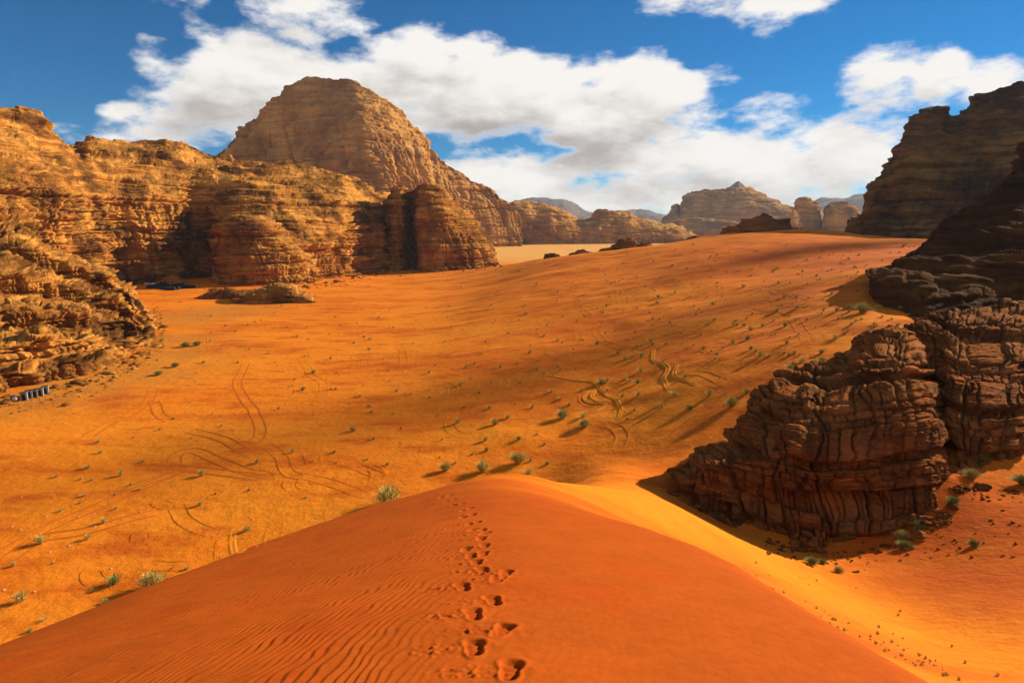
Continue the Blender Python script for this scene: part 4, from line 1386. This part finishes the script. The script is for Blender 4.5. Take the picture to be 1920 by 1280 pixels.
def shrub_zone(px, py):
    if py > 1000:
        return 'small dry shrub on the lower left plain just above the dune edge'
    if px < 420:
        return 'small dry shrub on the plain at the far left below the terraces' if py > 700 else 'small dry shrub on sand near the gravel apron at left'
    if py > 880:
        return 'small dry shrub on the plain left of the large pale shrub' if px < 720 else 'small dry shrub right above the dune crest tip'
    if py < 500:
        return 'tiny dry shrub high up near the sandy skyline'
    if py < 580:
        return 'small dry shrub on the far sand before the left cliff' if px < 980 else 'small dry shrub on the upper right rise of sand'
    if px < 720:
        return 'small dry shrub beside the long winding double track' if py > 700 else 'small dry shrub on the smooth sand of the far left middle'
    if px < 1010:
        return 'small dry shrub in the middle of the plain above the dune' if py > 680 else 'small dry shrub in the dusky band across the middle plain'
    if px < 1250:
        return 'small dry shrub around the looping furrows right of the middle' if py > 680 else 'small dry shrub on the rising sand above the looping furrows'
    return 'small dry shrub along the wide band of tracks left of the outcrop' if py > 640 else 'small dry shrub on the right rise near the shaded bay'


def plant_shrubs():
    rs = np.random.RandomState(5)
    taken = []
    for px, py, hp, kind, label in SPECIAL:
        p = hit(px, py, 30.0)
        if p is None:
            continue
        dist = math.sqrt(p[0] ** 2 + p[1] ** 2 + (p[2] - CZ) ** 2)
        root = empty('shrub')
        tag(root, label, 'shrub', 'shrubs scattered over the sand')
        s = .72 * hp / F * dist / .85
        place_shrub(root, p, s, rs)
        f = bpy.data.objects.new('foliage', BIG[kind]); COL.objects.link(f); f.parent = root
        g = bpy.data.objects.new('stem', STEMS); COL.objects.link(g); g.parent = root
        taken.append((px, py))
    todo = [(x, y) for x, y in BUSH]
    n = 0
    for px, py in todo:
        if any(abs(px - a) < 8 and abs(py - b) < 6 for a, b in taken):
            continue
        p = hit(px, py, 30.0)
        if p is None or p[1] > 420:
            continue
        taken.append((px, py))
        near = sstep(px, 700, 1000)
        o = bpy.data.objects.new('shrub', SHRUBS[rs.randint(4)])
        COL.objects.link(o)
        place_shrub(o, p, float(np.clip(rs.lognormal(-.55 + .36 * near, .35), .32, 1.3)), rs)
        tag(o, shrub_zone(px, py), 'shrub', 'shrubs scattered over the sand')
        n += 1
    return taken


TAKEN = plant_shrubs()


def tussock_stuff():
    """the countless specks of dry growth farther off, and dry grass along the dune foot"""
    rs = np.random.RandomState(9)
    m0 = [shrub_mesh('t', 31 + k, 16, .5, .45, M_OLIVE, wid=.05) for k in range(3)]
    vs = []
    for me in m0:
        a = np.empty(len(me.vertices) * 3, np.float32); me.vertices.foreach_get('co', a)
        q = np.empty(len(me.loops), np.int32); me.loops.foreach_get('vertex_index', q)
        vs.append((a.reshape(-1, 3), q.reshape(-1, 4)))
    V, Q, base = [], [], 0
    k = 0
    while k < 620:
        px = rs.uniform(300, 1740)
        py = 455 + 330 * rs.beta(1.0, 2.0)
        if py > 560 + (px - 300) * .14 and rs.rand() < .5:
            continue
        p = hit(px, py, 60.0)
        if p is None or p[1] > 450:
            continue
        k += 1
        a, q = vs[rs.randint(3)]
        s = rs.lognormal(-.15, .4)
        th = rs.uniform(0, 6.28)
        R = np.array([[math.cos(th), -math.sin(th), 0], [math.sin(th), math.cos(th), 0], [0, 0, 1]])
        V.append(a @ R.T * np.array([s * 1.2, s * 1.2, s]) + np.array([p[0], p[1], p[2] - .02]))
        Q.append(q + base)
        base += len(a)
    o = make_mesh('grass_tussocks', np.concatenate(V), np.concatenate(Q), M_OLIVE, False)
    tag(o, 'tiny dry tussocks speckling the distant sand', 'grass', kind='stuff')
    V, Q, base = [], [], 0
    for k in range(170):
        # thin dry grass in the trough just past the right edge of the dune
        t = rs.beta(1.2, 1.0)
        px = 1290 + (1800 - 1290) * t + rs.normal(0, 10)
        py = 1062 + (1285 - 1062) * t - abs(rs.normal(0, 16)) - 2
        if k > 80:
            px, py = rs.uniform(1220, 1900), rs.uniform(985, 1270)
            if py < 985 + (px - 1220) * .30 or py > 1030 + (px - 1220) * .42:
                continue
        p = hit(px, py, 12.0)
        if p is None or p[1] < 13:
            continue
        a, q = vs[rs.randint(3)]
        s = rs.uniform(.10, .30) * (1.0 if k < 200 else .8)
        th = rs.uniform(0, 6.28)
        R = np.array([[math.cos(th), -math.sin(th), 0], [math.sin(th), math.cos(th), 0], [0, 0, 1]])
        V.append(a @ R.T * np.array([s * .9, s * .9, s * 1.2]) + np.array([p[0], p[1], p[2] - .02]))
        Q.append(q + base)
        base += len(a)
    o = make_mesh('dry_grass', np.concatenate(V), np.concatenate(Q), M_DRY, False)
    tag(o, 'thin dry grass in the trough beside the dune', 'grass', kind='stuff')


tussock_stuff()

# ------------------------------------------------------------------ loose stones


def stone_mesh(seed, mat):
    rs = np.random.RandomState(seed)
    import bmesh
    bm = bmesh.new()
    bmesh.ops.create_icosphere(bm, subdivisions=2, radius=.5)
    V = np.array([v.co[:] for v in bm.verts])
    for _ in range(7):
        n = rs.normal(size=3); n /= np.linalg.norm(n)
        c = rs.uniform(.22, .42)
        d = V @ n
        V = V - np.outer(np.maximum(d - c, 0) * .92, n)
    V = V * np.array([1.2, .9, .62]) + (fbm(V[:, 0] * 3 + seed, V[:, 1] * 3, V[:, 2] * 3, 3) * .08)[:, None]
    Q = np.array([[v.index for v in f.verts] for f in bm.faces])
    bm.free()
    return make_mesh('stone', V, Q, mat, False, link=False)


PALE = rock_material('pale_stone', (.62, .42, .22), (.50, .30, .14), (.30, .16, .07), .3, .3, .2)
ST_PALE = [stone_mesh(k, PALE) for k in range(3)]
ST_DARK = [stone_mesh(10 + k, DARK_N) for k in range(3)]


def stones():
    rs = np.random.RandomState(21)
    pale = T5((365, 255), (400, 128), (345, 130), (690, 146), (845, 258), (625, 315), (570, 342), (320, 552), (80, 572), (125, 360), (300, 207), (130, 165), (485, 238), (470, 285), (530, 292), (660, 205), (70, 345), (250, 440), (410, 458), (685, 395), (525, 412), (25, 720), (205, 735), (125, 785), (295, 497), (605, 445), (880, 352), (275, 280), (560, 268), (665, 595))
    for px, py in pale:
        p = hit(px, py, 25.0)
        if p is None:
            continue
        o = bpy.data.objects.new('stone', ST_PALE[rs.randint(3)]); COL.objects.link(o)
        s = rs.uniform(.14, .36)
        o.location = (p[0], p[1], p[2] + .08 * s); o.scale = (s,) * 3; o.rotation_euler = (0, 0, rs.uniform(0, 6.28))
        tag(o, 'small pale stone lying on the left sand plain', 'stone', 'pale stones on the left plain')
    dark = [(1557, 1003), (1618, 1017), (1640, 1022), (1660, 1010), (1702, 1040), (1735, 1036), (1790, 1012), (1795, 1016), (1770, 1020), (1858, 976), (1863, 982), (1830, 1000), (1900, 980), (1912, 985), (1880, 1042), (1900, 1044), (1823, 1045), (1760, 1030), (1780, 1040), (1800, 1028), (1730, 1015), (1905, 1020), (1866, 1005), (1845, 1018), (1500, 1022), (1478, 1026), (1510, 1030), (1745, 1046), (1690, 1050), (1892, 1000)]
    for px, py in dark:
        p = hit(px, py, 20.0)
        if p is None:
            continue
        o = bpy.data.objects.new('stone', ST_DARK[rs.randint(3)]); COL.objects.link(o)
        s = rs.uniform(.12, .34)
        o.location = (p[0], p[1], p[2] + .10 * s); o.scale = (s,) * 3; o.rotation_euler = (0, 0, rs.uniform(0, 6.28))
        tag(o, 'small dark stone lying on red sand below the right outcrop', 'stone', 'dark stones below the outcrop')


stones()



def talus(name, line, n, spread, s0, s1, meshes, mat, label, seed):
    """rubble fallen along the foot of a rock face, more of it close in"""
    rs = np.random.RandomState(seed)
    src = []
    for me in meshes:
        a = np.empty(len(me.vertices) * 3, np.float32); me.vertices.foreach_get('co', a)
        q = np.empty(len(me.loops), np.int32); me.loops.foreach_get('vertex_index', q)
        src.append((a.reshape(-1, 3), q.reshape(-1, 3)))
    L = np.array(line, float)
    V, Q, base = [], [], 0
    for k in range(n):
        t = rs.uniform(0, len(L) - 1.001)
        i = int(t)
        p0 = L[i] + (L[i + 1] - L[i]) * (t - i)
        off = abs(rs.normal(0, .55)) * spread
        p = hit(p0[0] + rs.normal(0, 5), p0[1] + off - 3, 20.0)
        if p is None:
            continue
        a, q = src[rs.randint(len(src))]
        s_ = float(np.clip(s0 * rs.lognormal(0, .65), s0 * .3, s1)) * (1.2 - .5 * min(off / spread, 1))
        th = rs.uniform(0, 6.28)
        R = np.array([[math.cos(th), -math.sin(th), 0], [math.sin(th), math.cos(th), 0], [0, 0, 1]])
        V.append(a @ R.T * s_ + np.array([p[0], p[1], p[2] + .08 * s_]))
        Q.append(q + base)
        base += len(a)
    o = make_mesh(name, np.concatenate(V), np.concatenate(Q), mat, False)
    tag(o, label, 'rubble', kind='stuff')


talus('rubble', [(0, 752), (60, 738), (120, 724), (180, 707), (230, 688), (270, 660), (305, 640), (300, 600), (290, 570)], 480, 26, .45, 2.2, ST_PALE, GOLD_N, 'rubble and broken rock along the foot of the near left terraces', 51)
talus('rubble', [(395, 546), (480, 546), (560, 541), (640, 529), (700, 515), (745, 509), (800, 509), (860, 505), (900, 501), (940, 494)], 420, 9, 1.0, 4.5, ST_PALE, REDROCK, 'rubble along the foot of the long left cliff', 52)
talus('rubble', [(1440, 1012), (1490, 1028), (1550, 1038), (1620, 1036), (1690, 1014), (1740, 986), (1778, 972), (1795, 905), (1850, 918), (1920, 922)], 340, 24, .20, 1.1, ST_DARK, DARK_N, 'fallen rock fragments along the foot of the right outcrop', 53)

# ------------------------------------------------------------------ the camp under the left cliff
import bmesh


def bm_obj(name, bm, mat, parent=None, smooth=False):
    me = bpy.data.meshes.new(name)
    bmesh.ops.recalc_face_normals(bm, faces=bm.faces)
    bm.to_mesh(me); bm.free()
    if smooth:
        me.shade_smooth()
    me.materials.append(mat)
    o = bpy.data.objects.new(name, me); COL.objects.link(o)
    if parent is not None:
        o.parent = parent
    return o


def add_box(bm, c, s, bev=0.0):
    r = bmesh.ops.create_cube(bm, size=1.0)
    for v in r['verts']:
        v.co = Vector((c[0] + v.co.x * s[0], c[1] + v.co.y * s[1], c[2] + v.co.z * s[2]))
    if bev:
        es = list({e for v in r['verts'] for e in v.link_edges})
        bmesh.ops.bevel(bm, geom=es, offset=bev, segments=2, affect='EDGES')


M_TENT = plain('goat_hair_cloth', (.022, .026, .022), .95, .1, .3, 4.0)
M_TENTG = plain('olive_canvas', (.11, .115, .045), .95, .1, .2, 4.0)
M_GREY = plain('grey_painted_panel', (.24, .25, .24), .6, .3, .15, 5.0)
M_ROOFG = plain('weathered_roof_sheet', (.30, .28, .22), .6, .3, .15, 5.0)
M_DOOR = plain('dark_opening', (.020, .018, .016), .9, .1, .1, 5.0)
M_WHITE = plain('white_paint', (.78, .77, .74), .4, .4, .04, 5.0)
M_GLASS = plain('tinted_glass', (.02, .025, .03), .1, .5, .02, 5.0)
M_TYRE = plain('tyre_rubber', (.02, .02, .02), .9, .2, .1, 9.0)


def at_ground(px, py, rmin=60.0):
    p = hit(px, py, rmin)
    return p


def long_tent(px, py, L, mat, label, rz):
    p = at_ground(px, py)
    root = empty('tent', p, rz)
    tag(root, label, 'tent')
    bm = bmesh.new()
    # sagging ridge roof over low side walls
    n = 9
    rows = []
    for k in range(n):
        u = -L / 2 + L * k / (n - 1)
        sag = .16 * abs(math.sin(k * math.pi / 2 * 1.0))
        rows.append([bm.verts.new((u, y, z - (sag if abs(y) < 1.4 else 0))) for y, z in ((-1.9, .95), (-1.0, 1.6), (0, 2.05), (1.0, 1.6), (1.9, .95))])
    for a, b in zip(rows, rows[1:]):
        for j in range(4):
            bm.faces.new((a[j], a[j + 1], b[j + 1], b[j]))
    for rw in (rows[0], rows[-1]):
        bm.faces.new(rw)
    bm_obj('roof', bm, mat, root)
    bm = bmesh.new()
    add_box(bm, (0, 1.8, .5), (L - .1, .06, 1.0)); bm_obj('back_wall', bm, M_TENT, root)
    for s_ in (-1, 1):
        bm = bmesh.new()
        add_box(bm, (s_ * (L / 2 - .05), 0, .5), (.06, 3.5, 1.0)); bm_obj('side_wall', bm, M_TENT, root)
    for k in range(4):
        bm = bmesh.new()
        add_box(bm, (-L / 2 + .3 + (L - .6) * k / 3, -1.85, .5), (.08, .08, 1.0)); bm_obj('pole', bm, M_STEM, root)


long_tent(235, 534, 8.5, M_TENT, 'long black tent against the rocks at the camp left end', .12)
long_tent(271, 530, 9.0, M_TENTG, 'long olive green tent right of the long black one', .1)


def dark_tents():
    rs = np.random.RandomState(4)
    spots = [(284, 540), (291, 539), (298, 536), (305, 541), (306, 534), (313, 543), (314, 537), (321, 544), (322, 538), (329, 543), (330, 537), (337, 541), (338, 536), (345, 540), (352, 540), (358, 540)]
    for k, (px, py) in enumerate(spots):
        p = at_ground(px, py)
        if p is None:
            continue
        root = empty('tent', p, rs.uniform(-.4, .4))
        tag(root, 'low black goat hair tent in the crowded cluster under the cliff', 'tent', 'cluster of low black tents')
        L, B, Hh = rs.uniform(1.9, 2.6), rs.uniform(1.3, 1.7), rs.uniform(1.5, 2.0)
        bm = bmesh.new()
        rr = [bm.verts.new(v) for v in ((-L, -B, 0), (L, -B, 0), (L, B, 0), (-L, B, 0), (-L * .9, -B * .8, Hh * .5), (L * .9, -B * .8, Hh * .5), (L * .9, B * .8, Hh * .5), (-L * .9, B * .8, Hh * .5), (-L * .7, 0, Hh * .92), (0, 0, Hh * .8), (L * .7, 0, Hh))]
        for f in ((0, 1, 5, 4), (2, 3, 7, 6), (4, 5, 10, 9, 8), (6, 7, 8, 9, 10), (1, 2, 6, 5), (3, 0, 4, 7), (5, 6, 10), (7, 4, 8)):
            bm.faces.new([rr[i] for i in f])
        bm_obj('canopy', bm, M_TENT, root)
        bm = bmesh.new()
        add_box(bm, (0, -B - .02, .42), (.8, .05, .8)); bm_obj('doorway', bm, M_DOOR, root)


dark_tents()


def car(px, py, label, rz):
    p = at_ground(px, py)
    root = empty('parked_car', p, rz)
    tag(root, label, 'car')
    bm = bmesh.new(); add_box(bm, (0, 0, .75), (4.2, 1.75, .62), .12); bm_obj('body', bm, M_WHITE, root)
    bm = bmesh.new(); add_box(bm, (-.45, 0, 1.38), (2.7, 1.6, .72), .16); bm_obj('cabin', bm, M_WHITE, root)
    for s_ in (-1, 1):
        bm = bmesh.new(); add_box(bm, (-.45, s_ * .80, 1.42), (2.3, .03, .42)); bm_obj('window', bm, M_GLASS, root)
    bm = bmesh.new(); add_box(bm, (.90, 0, 1.42), (.04, 1.35, .42)); bm_obj('windscreen', bm, M_GLASS, root)
    for sx in (-1.3, 1.35):
        for sy in (-.8, .8):
            bm = bmesh.new()
            bmesh.ops.create_cone(bm, cap_ends=True, segments=14, radius1=.4, radius2=.4, depth=.25)
            for v in bm.verts:
                v.co = Vector((v.co.x + sx, v.co.z + sy, v.co.y + .4))
            bm_obj('wheel', bm, M_TYRE, root)


car(233, 549, 'white parked car at the sandy opening by the left rocks', 1.9)
for px, py, lab in ((275, 533, 'white bundle on the sand left of the black tent cluster'), (288, 533, 'pale bundle touching the back of the black tent cluster')):
    p = at_ground(px, py)
    bm = bmesh.new()
    add_box(bm, (0, 0, .4), (2.4, 1.2, .8), .2)
    add_box(bm, (1.0, .5, .3), (1.2, 1.0, .6), .2)
    o = bm_obj('bundle', bm, M_WHITE)
    o.location = p
    tag(o, lab, 'bundle')

CABIN_LABELS = ['grey cabin nearest the left edge, dark walled, first of the row of five', 'second grey cabin from the left in the row of five', 'middle grey cabin in the row of five', 'second grey cabin from the right in the row of five', 'rightmost grey cabin of the row of five']
for k, (px, py) in enumerate([(46, 750), (56, 746), (66, 744), (76, 742), (86, 738)]):
    p = at_ground(px, py, 40)
    root = empty('cabin', p, .55)
    tag(root, CABIN_LABELS[k], 'cabin', 'row of grey cabins')
    bm = bmesh.new(); add_box(bm, (0, 0, .72), (1.0, 1.0, 1.44)); bm_obj('wall', bm, M_GREY, root)
    bm = bmesh.new()
    add_box(bm, (0, 0, 1.52), (1.2, 1.25, .07))
    for v in bm.verts:
        v.co.z += v.co.y * -.22
    bm_obj('roof', bm, M_ROOFG, root)
    bm = bmesh.new(); add_box(bm, (0, -.51, .62), (.52, .04, 1.1)); bm_obj('door', bm, M_DOOR, root)
    for s_ in (-1, 1):
        bm = bmesh.new(); add_box(bm, (s_ * .30, -.52, .64), (.07, .06, 1.2)); bm_obj('door_frame', bm, M_ROOFG, root)
p = at_ground(29, 750, 40)
bm = bmesh.new(); add_box(bm, (0, 0, .3), (.7, .5, .55), .08)
o = bm_obj('water_tank', bm, M_WHITE); o.location = p
tag(o, 'small white box left of the grey cabins', 'tank')

# ------------------------------------------------------------------ unseen cloud shapes added sunwards of the valley to lay soft shadows on sand


def shadow_cloud(gx, gy, L, w, seed, label):
    rs = np.random.RandomState(seed)
    D = 2800.0
    c = np.array([gx, gy, 8.0]) + np.array(sun_dir[:]) * D
    V, Q, base = [], [], 0
    bm = bmesh.new()
    bmesh.ops.create_icosphere(bm, subdivisions=3, radius=1.0)
    S0 = np.array([v.co[:] for v in bm.verts])
    T0 = np.array([[v.index for v in f.verts] for f in bm.faces])
    bm.free()
    n = max(6, int(L / w * 2.2))
    ax = np.array([math.sin(SUN_AZ), math.cos(SUN_AZ), 0])
    sd = np.array([ax[1], -ax[0], 0])
    for k in range(n):
        u = rs.uniform(-1, 1)
        r = w * rs.uniform(.5, 1.0) * (1 - .55 * abs(u))
        p = S0 * np.array([r * 1.5, r * 1.5, r * .45])
        p = p + (fbm(p[:, 0] / r * .9 + k, p[:, 1] / r * .9, p[:, 2] / r * 1.4 + seed, 4) * r * .55)[:, None] * S0
        V.append(p + c + ax * u * L + sd * rs.normal(0, .45) * w)
        Q.append(T0 + base)
        base += len(S0)
    o = make_mesh('shadow_cloud', np.concatenate(V), np.concatenate(Q), M_SHADOW_CLOUD)
    tag(o, label, kind='structure')


M_SHADOW_CLOUD = plain('shadow_cloud_white', (.9, .9, .9), 1.0, 0.0, .03, .05)
shadow_cloud(0, 105, 46, 7, 1, 'long thin shadow caster added out of view')
shadow_cloud(34, 126, 22, 6, 2, 'small ragged shadow caster added out of view')
_p = hit(1400, 492)
shadow_cloud(_p[0], _p[1], 48, 9, 3, 'broad ragged shadow caster added out of view')
_p = hit(1590, 470)
shadow_cloud(_p[0], _p[1], 34, 8, 4, 'round ragged shadow caster added out of view')

# ------------------------------------------------------------------ air: far things fade to blue


def haze():
    bm = bmesh.new()
    add_box(bm, (0, 0, 0), (1, 1, 1))
    m = bpy.data.materials.new('desert_haze')
    m.use_nodes = True
    t = NT(m.node_tree)
    for nd in list(t.n):
        t.n.remove(nd)
    out = t.new('ShaderNodeOutputMaterial')
    v = t.new('ShaderNodeVolumePrincipled')
    v.inputs['Color'].default_value = (.62, .78, 1.0, 1)
    v.inputs['Density'].default_value = 4.2e-5
    v.inputs['Anisotropy'].default_value = .1
    t.l.new(v.outputs[0], out.inputs['Volume'])
    m.cycles.homogeneous_volume = True
    o = bm_obj('haze', bm, m)
    o.location = (0, 0, 217.0)
    o.scale = (16600, 16600, 446)
    o['kind'] = 'stuff'
    o['label'] = 'thin blue desert haze filling the valley'


haze()
